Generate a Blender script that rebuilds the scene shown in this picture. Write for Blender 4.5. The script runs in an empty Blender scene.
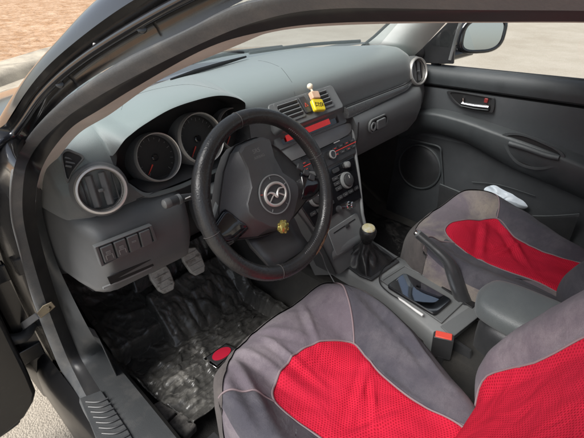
import bpy, bmesh, math, random
from mathutils import Vector, Matrix, noise
V3 = Vector
random.seed(7)
sc = bpy.context.scene
COL = sc.collection
R = math.radians

# ------------------------------------------------------------------ materials
def nd(nt, t, **kw):
    n = nt.nodes.new(t)
    for k, v in kw.items(): setattr(n, k, v)
    return n

def mat(name, base, rough=.5, metal=0., spec=.5, bump=None, var=None, sheen=0., coat=0., scratch=None, rvar=None, emit=None, dust_and_light=None):
    """base RGB; bump=(scale,strength); var=(scale, RGB, lo, hi) second colour by noise; rvar=(scale, amount)"""
    m = bpy.data.materials.new(name); m.use_nodes = True
    nt = m.node_tree; b = nt.nodes['Principled BSDF']
    b.inputs['Base Color'].default_value = (*base, 1)
    b.inputs['Roughness'].default_value = rough
    b.inputs['Metallic'].default_value = metal
    b.inputs['Specular IOR Level'].default_value = spec
    b.inputs['Sheen Weight'].default_value = sheen
    b.inputs['Sheen Roughness'].default_value = .6
    b.inputs['Coat Weight'].default_value = coat
    b.inputs['Coat Roughness'].default_value = .08
    tc = nd(nt, 'ShaderNodeTexCoord')
    if var:
        n = nd(nt, 'ShaderNodeTexNoise'); n.inputs['Scale'].default_value = var[0]
        n.inputs['Detail'].default_value = 8; n.inputs['Roughness'].default_value = .65
        nt.links.new(tc.outputs['Object'], n.inputs['Vector'])
        mr = nd(nt, 'ShaderNodeMapRange'); mr.inputs[1].default_value = var[2]; mr.inputs[2].default_value = var[3]
        nt.links.new(n.outputs['Fac'], mr.inputs[0])
        mx = nd(nt, 'ShaderNodeMix', data_type='RGBA')
        mx.inputs[6].default_value = (*base, 1); mx.inputs[7].default_value = (*var[1], 1)
        nt.links.new(mr.outputs[0], mx.inputs[0]); nt.links.new(mx.outputs[2], b.inputs['Base Color'])
    if dust_and_light:   # lighter where the surface faces up: light from above painted as colour
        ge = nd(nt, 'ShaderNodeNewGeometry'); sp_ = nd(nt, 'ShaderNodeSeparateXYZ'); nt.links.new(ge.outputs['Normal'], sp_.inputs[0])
        md = nd(nt, 'ShaderNodeMapRange', interpolation_type='SMOOTHSTEP'); md.inputs[1].default_value = dust_and_light[1]; md.inputs[2].default_value = dust_and_light[2]; md.inputs[4].default_value = dust_and_light[3]
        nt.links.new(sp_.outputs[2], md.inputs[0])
        mz = nd(nt, 'ShaderNodeMix', data_type='RGBA'); mz.inputs[6].default_value = (*base, 1); mz.inputs[7].default_value = (*dust_and_light[0], 1)
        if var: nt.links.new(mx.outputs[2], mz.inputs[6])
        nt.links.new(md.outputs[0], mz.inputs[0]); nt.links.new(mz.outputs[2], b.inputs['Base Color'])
    if rvar:
        n = nd(nt, 'ShaderNodeTexNoise'); n.inputs['Scale'].default_value = rvar[0]; n.inputs['Detail'].default_value = 6
        nt.links.new(tc.outputs['Object'], n.inputs['Vector'])
        mr = nd(nt, 'ShaderNodeMapRange'); mr.inputs[1].default_value = .3; mr.inputs[2].default_value = .7
        mr.inputs[3].default_value = max(.02, rough-rvar[1]); mr.inputs[4].default_value = min(1, rough+rvar[1])
        nt.links.new(n.outputs['Fac'], mr.inputs[0]); nt.links.new(mr.outputs[0], b.inputs['Roughness'])
    if bump:
        n = nd(nt, 'ShaderNodeTexNoise'); n.inputs['Scale'].default_value = bump[0]; n.inputs['Detail'].default_value = 3
        nt.links.new(tc.outputs['Object'], n.inputs['Vector'])
        bp = nd(nt, 'ShaderNodeBump'); bp.inputs['Strength'].default_value = bump[1]; bp.inputs['Distance'].default_value = .002
        nt.links.new(n.outputs['Fac'], bp.inputs['Height']); nt.links.new(bp.outputs[0], b.inputs['Normal'])
    if emit:
        b.inputs['Emission Color'].default_value = (*emit[0], 1); b.inputs['Emission Strength'].default_value = emit[1]
    return m

def fabric_mat(name, c1, c2, c3, weave=900, dirt=(9, .45, .62), wr=.5):
    """dusty woven cloth: two-tone mottling, stains, weave bump and soft creases"""
    m = mat(name, c1, .92, spec=.15, sheen=.08)
    nt = m.node_tree; b = nt.nodes['Principled BSDF']; L = nt.links.new
    tc = nd(nt, 'ShaderNodeTexCoord')
    def nz(scale, det=6, rough=.6, dist=0):
        n = nd(nt, 'ShaderNodeTexNoise'); n.inputs['Scale'].default_value = scale; n.inputs['Detail'].default_value = det
        n.inputs['Roughness'].default_value = rough; n.inputs['Distortion'].default_value = dist
        L(tc.outputs['Object'], n.inputs['Vector']); return n.outputs['Fac']
    def rng(s, a, c, lo=0, hi=1):
        r = nd(nt, 'ShaderNodeMapRange'); r.inputs[1].default_value = a; r.inputs[2].default_value = c
        r.inputs[3].default_value = lo; r.inputs[4].default_value = hi; L(s, r.inputs[0]); return r.outputs[0]
    def mix(f, A, B):
        x = nd(nt, 'ShaderNodeMix', data_type='RGBA'); L(f, x.inputs[0])
        for i, q in ((6, A), (7, B)):
            if isinstance(q, tuple): x.inputs[i].default_value = (*q, 1)
            else: L(q, x.inputs[i])
        return x.outputs[2]
    col = mix(rng(nz(dirt[0], 7, .6, .4), dirt[1], dirt[2]), c1, c2)
    col = mix(rng(nz(55, 6, .75), .5, .78, 0, .6), col, c3)
    col = mix(rng(nz(weave, 2), .4, .6, 0, .35), col, tuple(x*.55 for x in c1))
    L(col, b.inputs['Base Color'])
    h = nd(nt, 'ShaderNodeMath', operation='MULTIPLY_ADD'); L(nz(26, 4, .5, 1.2), h.inputs[0]); h.inputs[1].default_value = wr; L(rng(nz(weave, 2), 0, 1, 0, .12), h.inputs[2])
    bp = nd(nt, 'ShaderNodeBump'); bp.inputs['Strength'].default_value = .55; bp.inputs['Distance'].default_value = .012
    L(h.outputs[0], bp.inputs['Height']); L(bp.outputs[0], b.inputs['Normal'])
    return m

def mesh_fabric(name, c, dark, pitch, basis):
    """red air-mesh cloth: rows of small punched holes in the plane basis=(e1,e2)"""
    m = mat(name, c, .85, spec=.12)
    nt = m.node_tree; b = nt.nodes['Principled BSDF']; L = nt.links.new
    tc = nd(nt, 'ShaderNodeTexCoord')
    def math_(op, a, c2=None):
        x = nd(nt, 'ShaderNodeMath', operation=op)
        for i, q in ((0, a), (1, c2)):
            if q is None: continue
            if isinstance(q, (int, float)): x.inputs[i].default_value = q
            else: L(q, x.inputs[i])
        return x.outputs[0]
    wn = nd(nt, 'ShaderNodeTexNoise'); wn.inputs['Scale'].default_value = 14; L(tc.outputs['Object'], wn.inputs['Vector'])
    w = math_('MULTIPLY', math_('SUBTRACT', wn.outputs['Fac'], .5), 2.6)
    ax = []
    for e in basis:
        d = nd(nt, 'ShaderNodeVectorMath', operation='DOT_PRODUCT'); L(tc.outputs['Object'], d.inputs[0]); d.inputs[1].default_value = e
        ax.append(math_('ADD', math_('MULTIPLY', d.outputs['Value'], 1/pitch), w))
    row = math_('FLOOR', ax[1]); off = math_('MULTIPLY', math_('MODULO', row, 2.), .5)
    fx = math_('SUBTRACT', math_('FRACT', math_('ADD', ax[0], off)), .5); fy = math_('SUBTRACT', math_('FRACT', ax[1]), .5)
    r2 = math_('ADD', math_('MULTIPLY', fx, fx), math_('MULTIPLY', fy, fy))
    mr = nd(nt, 'ShaderNodeMapRange', interpolation_type='SMOOTHSTEP'); mr.inputs[1].default_value = .035; mr.inputs[2].default_value = .10
    L(r2, mr.inputs[0])
    n = nd(nt, 'ShaderNodeTexNoise'); n.inputs['Scale'].default_value = 9; n.inputs['Detail'].default_value = 7; n.inputs['Roughness'].default_value = .65; L(tc.outputs['Object'], n.inputs['Vector'])
    fade = nd(nt, 'ShaderNodeMapRange'); fade.inputs[1].default_value = .4; fade.inputs[2].default_value = .6; fade.inputs[3].default_value = 0.; fade.inputs[4].default_value = .5
    L(n.outputs['Fac'], fade.inputs[0])
    hole = math_('MAXIMUM', mr.outputs[0], fade.outputs[0])
    mx = nd(nt, 'ShaderNodeMix', data_type='RGBA'); mx.inputs[6].default_value = (*dark, 1)
    va = nd(nt, 'ShaderNodeMix', data_type='RGBA'); va.inputs[6].default_value = (*c, 1); va.inputs[7].default_value = (c[0]*.72, c[1]*1.1, c[2]*1.1, 1)
    L(n.outputs['Fac'], va.inputs[0]); L(va.outputs[2], mx.inputs[7]); L(hole, mx.inputs[0]); L(mx.outputs[2], b.inputs['Base Color'])
    n2 = nd(nt, 'ShaderNodeTexNoise'); n2.inputs['Scale'].default_value = 11; n2.inputs['Detail'].default_value = 3; n2.inputs['Distortion'].default_value = .8; L(tc.outputs['Object'], n2.inputs['Vector'])
    h = math_('ADD', math_('MULTIPLY', n2.outputs['Fac'], 1.1), math_('MULTIPLY', mr.outputs[0], .12))
    bp = nd(nt, 'ShaderNodeBump'); bp.inputs['Strength'].default_value = .6; bp.inputs['Distance'].default_value = .012
    L(h, bp.inputs['Height']); L(bp.outputs[0], b.inputs['Normal'])
    return m

def mud_mat(name, base, dust_and_light, scale=14, lo=.46, hi=.66, rough=(.28, .75), bumpd=.006, streak=.8, power=1.):
    """black rubber smeared with dried grey mud: broad patches, wiped streaks, pale worn edges"""
    m = mat(name, base, .4)
    nt = m.node_tree; b = nt.nodes['Principled BSDF']; L = nt.links.new
    tc = nd(nt, 'ShaderNodeTexCoord')
    def nz(sc_, det, rg, ds):
        n = nd(nt, 'ShaderNodeTexNoise'); n.inputs['Scale'].default_value = sc_; n.inputs['Detail'].default_value = det; n.inputs['Roughness'].default_value = rg; n.inputs['Distortion'].default_value = ds
        L(tc.outputs['Object'], n.inputs['Vector']); return n.outputs['Fac']
    def mt(op, a, c=None):
        x = nd(nt, 'ShaderNodeMath', operation=op)
        for i, q in ((0, a), (1, c)):
            if q is None: continue
            if isinstance(q, (int, float)): x.inputs[i].default_value = q
            else: L(q, x.inputs[i])
        return x.outputs[0]
    def rg(v, a, c, p=0, q=1):
        r = nd(nt, 'ShaderNodeMapRange', interpolation_type='SMOOTHSTEP'); r.inputs[1].default_value = a; r.inputs[2].default_value = c; r.inputs[3].default_value = p; r.inputs[4].default_value = q
        L(v, r.inputs[0]); return r.outputs[0]
    patch_ = rg(nz(scale*.45, 5, .55, 1.2), lo, hi)
    blot = rg(nz(scale*.85, 4, .55, 1.2), .46, .64)
    lines = rg(mt('ABSOLUTE', mt('SUBTRACT', nz(scale*.55, 3, .5, 1.5), .5)), .0, .022, 1, 0)
    ge = nd(nt, 'ShaderNodeNewGeometry'); edge_ = rg(ge.outputs['Pointiness'], .51, .56, 0, .75)
    speck = rg(nz(scale*9, 3, .6, 0), .35, .65, .55, 1.)
    amt = mt('MULTIPLY', patch_, mt('MAXIMUM', blot, mt('MULTIPLY', lines, streak)))
    amt = mt('MULTIPLY', mt('MAXIMUM', mt('MAXIMUM', amt, mt('MULTIPLY', edge_, blot)), mt('MULTIPLY', lines, .14)), speck)
    sz = nd(nt, 'ShaderNodeSeparateXYZ'); L(ge.outputs['Normal'], sz.inputs[0])
    amt = mt('MULTIPLY', amt, rg(sz.outputs[2], .45, .95, .22, 1.))
    amt = mt('MINIMUM', mt('ADD', mt('MULTIPLY', amt, power), .09), 1.)
    mx = nd(nt, 'ShaderNodeMix', data_type='RGBA'); mx.inputs[6].default_value = (*base, 1); mx.inputs[7].default_value = (*dust_and_light, 1)
    L(amt, mx.inputs[0]); L(mx.outputs[2], b.inputs['Base Color'])
    L(rg(amt, 0, .5, rough[0], rough[1]), b.inputs['Roughness'])
    bp = nd(nt, 'ShaderNodeBump'); bp.inputs['Strength'].default_value = .7; bp.inputs['Distance'].default_value = bumpd
    L(nz(scale*1.2, 3, .5, 1.2), bp.inputs['Height']); L(bp.outputs[0], b.inputs['Normal'])
    return m

def glass_mat(name, tint=(.96, .985, .975), refl=.08):
    m = bpy.data.materials.new(name); m.use_nodes = True
    nt = m.node_tree; nt.nodes.remove(nt.nodes['Principled BSDF']); out = nt.nodes['Material Output']
    t = nd(nt, 'ShaderNodeBsdfTransparent'); t.inputs[0].default_value = (*tint, 1)
    g = nd(nt, 'ShaderNodeBsdfGlossy'); g.inputs['Roughness'].default_value = .02
    lw = nd(nt, 'ShaderNodeLayerWeight'); lw.inputs[0].default_value = .25
    mr = nd(nt, 'ShaderNodeMapRange'); mr.inputs[3].default_value = refl*.5; mr.inputs[4].default_value = .38
    nt.links.new(lw.outputs['Fresnel'], mr.inputs[0])
    mx = nd(nt, 'ShaderNodeMixShader'); nt.links.new(mr.outputs[0], mx.inputs[0]); nt.links.new(t.outputs[0], mx.inputs[1]); nt.links.new(g.outputs[0], mx.inputs[2])
    nt.links.new(mx.outputs[0], out.inputs[0]); return m

PAD = mat('dash_pad', (.072, .079, .080), .44, bump=(900, .25), var=(11, (.09, .097, .096), .4, .7), sheen=.3, rvar=(6, .06), dust_and_light=((.235, .287, .284), .15, .97, 1.))  # sky reflection on the dash top is put into its upward colour
PLA = mat('dark_plastic', (.072, .074, .076), .38, bump=(1100, .22), var=(16, (.085, .087, .088), .45, .75), sheen=.15, dust_and_light=((.14, .148, .148), .1, 1., .9))
PLB = mat('black_plastic', (.026, .027, .029), .36, bump=(1000, .15), var=(20, (.038, .038, .04), .45, .75), sheen=.08)
DOORP = mat('door_plastic', (.062, .069, .073), .40, bump=(900, .3), var=(10, (.043, .048, .052), .45, .7), dust_and_light=((.10, .108, .11), .3, 1., .6))
DOORF = mat('door_cloth_panel', (.070, .076, .082), .6, bump=(700, .4), var=(8, (.082, .087, .093), .45, .7))
PLG = mat('grey_plastic', (.20, .208, .21), .36, bump=(1000, .15), var=(14, (.22, .226, .222), .45, .7))
SILV = mat('silver_trim', (.62, .60, .57), .38, metal=.6, rvar=(30, .06))
CHROME = mat('chrome', (.75, .75, .75), .12, metal=1)
GLOSS = mat('gloss_black', (.008, .008, .01), .12, coat=.5)
PIANO = mat('satin_strip', (.30, .31, .31), .24, metal=.6, rvar=(9, .07))
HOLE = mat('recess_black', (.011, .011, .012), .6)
PAINT = mat('black_paint', (.010, .0105, .013), .07, coat=1., var=(35, (.03, .03, .032), .6, .85), rvar=(18, .05))
JAMB = mat('dusty_black_paint', (.012, .012, .013), .2, coat=.7, var=(30, (.05, .045, .038), .6, .85), rvar=(20, .1))
RUB = mat('seal_rubber', (.080, .086, .091), .4, bump=(300, .2), var=(25, (.14, .138, .132), .45, .75), sheen=.2)
DARK = mat('grimy_black', (.009, .009, .01), .35, coat=.3, var=(25, (.03, .028, .025), .55, .8))
RUBD = mat('dark_seal_rubber', (.02, .02, .021), .38, var=(25, (.04, .038, .035), .5, .8))
BEIGE = mat('beige_trim', (.54, .515, .48), .75, bump=(500, .2), var=(12, (.46, .435, .40), .4, .7))
PALEP = mat('pale_pillar_trim', (.62, .645, .625), .6, bump=(500, .15), var=(8, (.55, .575, .555), .4, .7))
LEATH = mat('wheel_leather', (.02, .02, .021), .27, bump=(300, .3), var=(30, (.03, .029, .028), .45, .7), rvar=(24, .08))
HUBP = mat('airbag_plastic', (.055, .055, .057), .3, bump=(1200, .22), var=(20, (.045, .045, .046), .45, .75))
FAB = fabric_mat('grey_seat_cloth', (.142, .119, .140), (.215, .186, .204), (.096, .08, .097))
FABD = fabric_mat('dark_seat_cloth', (.068, .065, .079), (.105, .099, .112), (.048, .045, .055))
FABT = fabric_mat('tan_stained_cloth', (.145, .122, .140), (.285, .25, .21), (.10, .084, .098), dirt=(7, .42, .62))
SEATB = fabric_mat('shaded_lip_cloth', (.085, .074, .072), (.12, .104, .098), (.055, .048, .048))  # cloth darkened to paint the shade on the cushion's front lip
PIPE = mat('seam_thread', (.2, .15, .16), .8)
MUD = mud_mat('muddy_rubber', (.026, .026, .025), (.36, .345, .31), 13, .46, .68, (.24, .62), .008, .7, .5)
MUD2 = mud_mat('dusty_carpet', (.02, .019, .018), (.16, .145, .125), 22, .5, .8, (.7, .95))
MUDP = mat('muddy_pedal', (.52, .50, .45), .5, var=(45, (.22, .20, .165), .5, .66), bump=(120, .8))
CARP = mat('dark_carpet', (.045, .044, .042), .95, bump=(500, .8), var=(12, (.06, .057, .052), .45, .7), spec=.1)
SILLP = mat('sill_plastic', (.05, .053, .055), .42, bump=(700, .3), var=(18, (.09, .088, .085), .5, .8), rvar=(15, .08))
STEEL = mat('hinge_steel', (.15, .125, .085), .45, metal=.6, var=(60, (.12, .1, .08), .5, .7))
REDLCD = mat('red_display', (.45, .015, .012), .25, emit=((.75, .02, .015), .42), var=(40, (.3, .01, .01), .4, .7))
REDLIT = mat('red_marking', (.6, .04, .03), .4, emit=((.8, .06, .04), .25))
NEED = mat('needle_red', (.62, .06, .04), .5)
WHITE = mat('white_print', (.62, .62, .6), .6)
GREYPR = mat('grey_print', (.24, .24, .235), .6)
REDPL = mat('red_plastic', (.72, .07, .045), .42, var=(40, (.62, .1, .07), .4, .7))
REDBADGE = mat('red_badge', (.55, .02, .05), .3)
GOLD = mat('gold_charm', (.62, .5, .16), .24, metal=.75, var=(80, (.38, .34, .1), .4, .6))
YEL = mat('yellow_bottle', (.80, .62, .02), .25, coat=.5)
PEACH = mat('peach_wood', (.74, .49, .34), .6, var=(30, (.66, .42, .28), .4, .7))
CREAM = mat('cream_knob', (.82, .74, .58), .45)
INK = mat('dark_ink', (.06, .045, .01), .6)
LCDG = mat('phone_glass', (.30, .33, .37), .035, metal=1.)
PHB = mat('phone_case', (.012, .012, .014), .35)
CABLE = mat('black_cable', (.02, .02, .02), .4)
WCAB = mat('white_cable', (.72, .72, .71), .4)
PAPER = mat('white_plastic_bag', (.62, .68, .74), .42, bump=(35, .4), var=(30, (.6, .67, .75), .4, .65))
KNOBY = mat('worn_knob_cap', (.66, .58, .30), .3, metal=.3, var=(90, (.75, .72, .6), .45, .65))
MIRR = mat('mirror_glass', (.86, .88, .88), .015, metal=1)
GLASS = glass_mat('clear_glass')
WORN = mat('worn_leather', (.3, .22, .12), .6, var=(120, (.08, .065, .05), .45, .6))
GAITER = mat('gaiter_leather', (.016, .016, .017), .38, bump=(120, .5), rvar=(20, .1))
STONE = mat('grey_rail_cover', (.17, .16, .145), .8, var=(50, (.07, .065, .06), .42, .6), bump=(90, .6))
CONC = mat('kerb_concrete', (.60, .53, .41), .9, var=(3, (.33, .29, .23), .4, .65), bump=(60, 1.))

# ------------------------------------------------------------------ builders
def finish(o, mt, parent, smooth, bevel, sub, label, solid, ang):
    o.data.materials.append(mt)
    if smooth:
        for p in o.data.polygons: p.use_smooth = True
        if ang: o.data.set_sharp_from_angle(angle=R(ang))
    if solid:
        md = o.modifiers.new('solid', 'SOLIDIFY'); md.thickness = solid; md.offset = -1
    if bevel:
        md = o.modifiers.new('bevel', 'BEVEL'); md.width = bevel; md.segments = 3; md.limit_method = 'ANGLE'; md.angle_limit = R(35)
    if sub:
        md = o.modifiers.new('sub', 'SUBSURF'); md.levels = sub; md.render_levels = sub
    if parent is not None:
        o.parent = parent
        w = Vector(parent.location); p = parent.parent
        o.matrix_parent_inverse = Matrix.Translation(-base_of(parent))
    if label: o['label'] = label
    return o
def base_of(p):
    # world position of a parent's origin: an Empty keeps it in location, meshes are built in world coordinates
    return Vector(p.location) if p.type == 'EMPTY' else Vector((0, 0, 0))
def M(name, VF, mt, parent=None, smooth=True, bevel=0, sub=0, label=None, solid=0, ang=40):
    v, f = VF
    me = bpy.data.meshes.new(name); me.from_pydata([tuple(p) for p in v], [], [tuple(q) for q in f]); me.validate()
    bm = bmesh.new(); bm.from_mesh(me); bmesh.ops.recalc_face_normals(bm, faces=bm.faces); bm.to_mesh(me); bm.free()
    o = bpy.data.objects.new(name, me); COL.objects.link(o)
    return finish(o, mt, parent, smooth, bevel, sub, label, solid, ang)
def thing(name, label, cat, loc, group=None):
    o = bpy.data.objects.new(name, None); COL.objects.link(o); o.location = loc; o.empty_display_size = .05
    o['label'] = label; o['category'] = cat
    if group: o['group'] = group
    return o
def tag(o, label, cat, group=None):
    o['label'] = label; o['category'] = cat
    if group: o['group'] = group
    return o
def join(*parts):
    v, f = [], []
    for a, b in parts:
        k = len(v); v += list(a); f += [tuple(i+k for i in q) for q in b]
    return v, f
def loft(rows, cu=False, cv=False, cap=False):
    n, m = len(rows), len(rows[0]); v = [V3(p) for r in rows for p in r]; f = []
    for i in range(n if cv else n-1):
        for j in range(m if cu else m-1):
            a, b = i, (i+1) % n; c, d = j, (j+1) % m
            f.append((a*m+c, a*m+d, b*m+d, b*m+c))
    if cap: f += [tuple(range(m-1, -1, -1)), tuple(range((n-1)*m, n*m))]
    return v, f
def smooth(pts, k=6, closed=False):
    P = [V3(p) for p in pts]; n = len(P); out = []
    for i in range(n if closed else n-1):
        if closed: a, b, c, d = P[(i-1) % n], P[i], P[(i+1) % n], P[(i+2) % n]
        else: a, b, c, d = P[max(i-1, 0)], P[i], P[i+1], P[min(i+2, n-1)]
        for s in range(k):
            t = s/k
            out.append(.5*((2*b)+(c-a)*t+(2*a-5*b+4*c-d)*t*t+(3*b-a-3*c+d)*t**3))
    if not closed: out.append(P[-1])
    return out
def tube(pts, r, seg=10, closed=False, cap=True):
    P = [V3(p) for p in pts]; n = len(P); rows = []; up = None
    for i in range(n):
        t = (P[(i+1) % n]-P[i-1]) if closed else (P[min(i+1, n-1)]-P[max(i-1, 0)])
        t.normalize()
        if up is None:
            up = V3((0, 0, 1)) if abs(t.z) < .9 else V3((1, 0, 0))
        up = (up-t*up.dot(t)).normalized(); s = t.cross(up)
        rr = r[i] if isinstance(r, (list, tuple)) else r
        rows.append([P[i]+up*rr*math.cos(q*2*math.pi/seg)+s*rr*math.sin(q*2*math.pi/seg) for q in range(seg)])
    return loft(rows, cu=True, cv=closed, cap=cap and not closed)
def frame(n, up=(0, 0, 1)):
    n = V3(n).normalized(); up = V3(up); x = up.cross(n).normalized(); y = n.cross(x)
    return x, y, n
def lathe(prof, o, n, seg=40, up=(0, 0, 1), sx=1., sy=1., cap=True):
    """prof = [(radius, height along n)]"""
    x, y, n = frame(n, up); o = V3(o)
    rows = [[o+n*h+x*r*sx*math.cos(a*2*math.pi/seg)+y*r*sy*math.sin(a*2*math.pi/seg) for a in range(seg)] for r, h in prof]
    v, f = loft(rows, cu=True)
    m = seg
    if prof[0][0] > 1e-6: f.append(tuple(range(m-1, -1, -1)))
    if cap and prof[-1][0] > 1e-6: f.append(tuple(range((len(prof)-1)*m, len(prof)*m)))
    return v, f
def ring(prof, o, n, seg=48, up=(0, 0, 1), sx=1., sy=1.):
    """closed section turned round an axis (a bezel)"""
    x, y, n = frame(n, up); o = V3(o)
    rows = [[o+n*h+x*r*sx*math.cos(a*2*math.pi/seg)+y*r*sy*math.sin(a*2*math.pi/seg) for a in range(seg)] for r, h in prof]
    return loft(rows, cu=True, cv=True)
def box(o, sx, sy, sz, X=(1, 0, 0), Y=(0, 1, 0), Z=(0, 0, 1)):
    o, X, Y, Z = V3(o), V3(X), V3(Y), V3(Z)
    v = [o+X*sx*a/2+Y*sy*b/2+Z*sz*c/2 for c in (-1, 1) for b in (-1, 1) for a in (-1, 1)]
    return v, [(0, 2, 3, 1), (4, 5, 7, 6), (0, 1, 5, 4), (2, 6, 7, 3), (0, 4, 6, 2), (1, 3, 7, 5)]
def prism(pts, d):
    P = [V3(p) for p in pts]; n = len(P); d = V3(d)
    return P+[p+d for p in P], [tuple(range(n)), tuple(range(2*n-1, n-1, -1))]+[(i, i+n, (i+1) % n+n, (i+1) % n) for i in range(n)]
def bezel(outer, inner, d):
    """flat frame between two loops of equal length, extruded by d"""
    A, B = [V3(p) for p in outer], [V3(p) for p in inner]; d = V3(d)
    return loft([A, B, [p+d for p in B], [p+d for p in A]], cu=True, cv=True)
def sstep(a, b, x):
    t = max(0, min(1, (x-a)/(b-a))); return t*t*(3-2*t)
def lerp(a, b, t): return a+(b-a)*t
def interp(tab, x):
    """piecewise smooth table [(x, (..))]"""
    if x <= tab[0][0]: return tab[0][1]
    for (xa, a), (xb, b) in zip(tab, tab[1:]):
        if x <= xb:
            t = (x-xa)/(xb-xa); t = t*t*(3-2*t)
            return tuple(lerp(p, q, t) for p, q in zip(a, b))
    return tab[-1][1]
def rrect(w, h, r, k=5):
    out = []
    for cx, cy, a0 in ((w/2-r, h/2-r, 0), (-w/2+r, h/2-r, 90), (-w/2+r, -h/2+r, 180), (w/2-r, -h/2+r, 270)):
        for i in range(k+1):
            a = R(a0+90*i/k); out.append((cx+r*math.cos(a), cy+r*math.sin(a)))
    return out
def plate(o, X, Y, N, loop, d):
    """2-D loop laid on a frame and thickened by d along N"""
    o, X, Y, N = V3(o), V3(X), V3(Y), V3(N)
    return prism([o+X*a+Y*b for a, b in loop], N*d)

# ================================================================== SETTING
def ground():
    v, f = box((0, 0, -.40), 500, 500, .2)
    m = mat('ground_dirt', (.50, .43, .34), .95, spec=.1)
    nt = m.node_tree; b = nt.nodes['Principled BSDF']; L = nt.links.new
    tc = nd(nt, 'ShaderNodeTexCoord')
    a = nd(nt, 'ShaderNodeTexNoise'); a.inputs['Scale'].default_value = 1.3; a.inputs['Detail'].default_value = 12; a.inputs['Roughness'].default_value = .7
    L(tc.outputs['Object'], a.inputs['Vector'])
    g = nd(nt, 'ShaderNodeTexVoronoi'); g.inputs['Scale'].default_value = 160; L(tc.outputs['Object'], g.inputs['Vector'])
    mx = nd(nt, 'ShaderNodeMix', data_type='RGBA'); mx.inputs[6].default_value = (.47, .41, .33, 1); mx.inputs[7].default_value = (.57, .51, .425, 1)
    mr = nd(nt, 'ShaderNodeMapRange'); mr.inputs[1].default_value = .35; mr.inputs[2].default_value = .65; L(a.outputs['Fac'], mr.inputs[0]); L(mr.outputs[0], mx.inputs[0])
    m2 = nd(nt, 'ShaderNodeMix', data_type='RGBA', blend_type='MULTIPLY'); m2.inputs[0].default_value = .2
    sx_ = nd(nt, 'ShaderNodeSeparateColor'); L(g.outputs['Color'], sx_.inputs[0]); L(mx.outputs[2], m2.inputs[6]); L(sx_.outputs[0], m2.inputs[7]); L(m2.outputs[2], b.inputs['Base Color'])
    bp = nd(nt, 'ShaderNodeBump'); bp.inputs['Distance'].default_value = .003; L(g.outputs['Distance'], bp.inputs['Height']); L(bp.outputs[0], b.inputs['Normal'])
    o = M('ground', (v, f), m, smooth=False); o['kind'] = 'structure'
ground()
def dirt_and_kerb():
    # a long concrete kerb ahead of the car with bare orange soil banked up behind it
    p0 = V3((.25, 5.25, 0)); d = V3((.83, .56, 0)).normalized(); nrm = V3((-d.y, d.x, 0))
    rows = []
    for k in range(61):
        c = p0+d*(k*.45-10); rows.append([c+nrm*o+V3((0, 0, z)) for o, z in ((-.30, -.31), (-.30, -.288), (.12, -.28), (.16, -.20), (.20, -.155), (.26, -.14), (.62, -.14), (.64, -.31))])
    o = M('kerb', loft(rows), CONC); o['kind'] = 'structure'
    m = mat('orange_soil', (.40, .235, .13), .95, spec=.1, var=(4.5, (.62, .44, .30), .38, .66), bump=(10, .8))
    [setattr(q.inputs['Distance'], 'default_value', .05) for q in m.node_tree.nodes if q.type == 'BUMP']
    rows = []
    for k in range(81):
        c = p0+d*(k*.5-12)
        rows.append([c+nrm*q+V3((0, 0, -.16+.012*q+.06*noise.noise(V3((k*.4, q*.9, 1))))) for q in [.63+.35*j+.03*j*j for j in range(26)]])
    o = M('soil_bank', loft(rows), m); o['kind'] = 'structure'
dirt_and_kerb()

# ================================================================== CAR BODY
body = thing('parked_car', 'black car body with open door frame, grey rubber seal and beige pillar trim', 'car', (0, 0, -.3))
LEAN = (1, 0, -.42)
def edge(upper, lower, x0, xl, sill):
    return upper, lower, sill
# polylines of the door opening: upper part on the leaning pillar plane, lower part on the upright jamb, then along the sill
B_OUT = [(-0.598, -0.304, 1.118), (-0.609, -0.164, 1.093), (-0.633, 0.024, 1.035), (-0.662, 0.133, 0.965), (-0.692, 0.238, 0.893), (-0.725, 0.328, 0.816), (-0.748, 0.391, 0.76)]
B_0 = [(-0.647, -0.364, 1.109), (-0.655, -0.266, 1.088), (-0.672, -0.128, 1.049), (-0.697, 0.012, 0.989), (-0.72, 0.107, 0.935), (-0.751, 0.196, 0.862), (-0.774, 0.253, 0.807)]
B_1 = [(-0.626, -0.558, 1.074), (-0.628, -0.47, 1.069), (-0.631, -0.354, 1.062), (-0.636, -0.26, 1.052), (-0.648, -0.178, 1.022), (-0.666, -0.065, 0.98), (-0.686, 0.036, 0.932), (-0.701, 0.105, 0.896), (-0.722, 0.175, 0.847), (-0.74, 0.224, 0.803), (-0.757, 0.245, 0.762)]
B_2 = [(-0.611, -0.561, 1.062), (-0.613, -0.466, 1.057), (-0.616, -0.343, 1.05), (-0.622, -0.267, 1.036), (-0.634, -0.182, 1.007), (-0.658, -0.051, 0.952), (-0.675, 0.041, 0.91), (-0.69, 0.11, 0.874), (-0.71, 0.184, 0.826), (-0.728, 0.229, 0.784), (-0.744, 0.245, 0.745)]
B_3 = [(-0.594, -0.561, 1.055), (-0.597, -0.462, 1.048), (-0.602, -0.343, 1.038), (-0.607, -0.262, 1.025), (-0.618, -0.168, 0.998), (-0.643, -0.04, 0.938), (-0.662, 0.048, 0.893), (-0.679, 0.127, 0.852), (-0.7, 0.186, 0.804), (-0.717, 0.221, 0.763), (-0.732, 0.233, 0.728)]
B_4 = [(-0.552, -0.558, 1.05), (-0.555, -0.446, 1.042), (-0.56, -0.312, 1.029), (-0.566, -0.228, 1.016), (-0.573, -0.176, 0.998), (-0.599, -0.028, 0.937), (-0.628, 0.093, 0.868), (-0.649, 0.186, 0.819), (-0.671, 0.253, 0.764), (-0.689, 0.296, 0.721), (-0.706, 0.313, 0.681)]
def back(l, n=1):
    p = V3(l[0]); d = (p-V3(l[1])).normalized(); d = V3((0, d.y, d.z*.5)).normalized(); return [tuple(p+d*q) for q in (1.1, .6, .3, .15)]+list(l)
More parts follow.
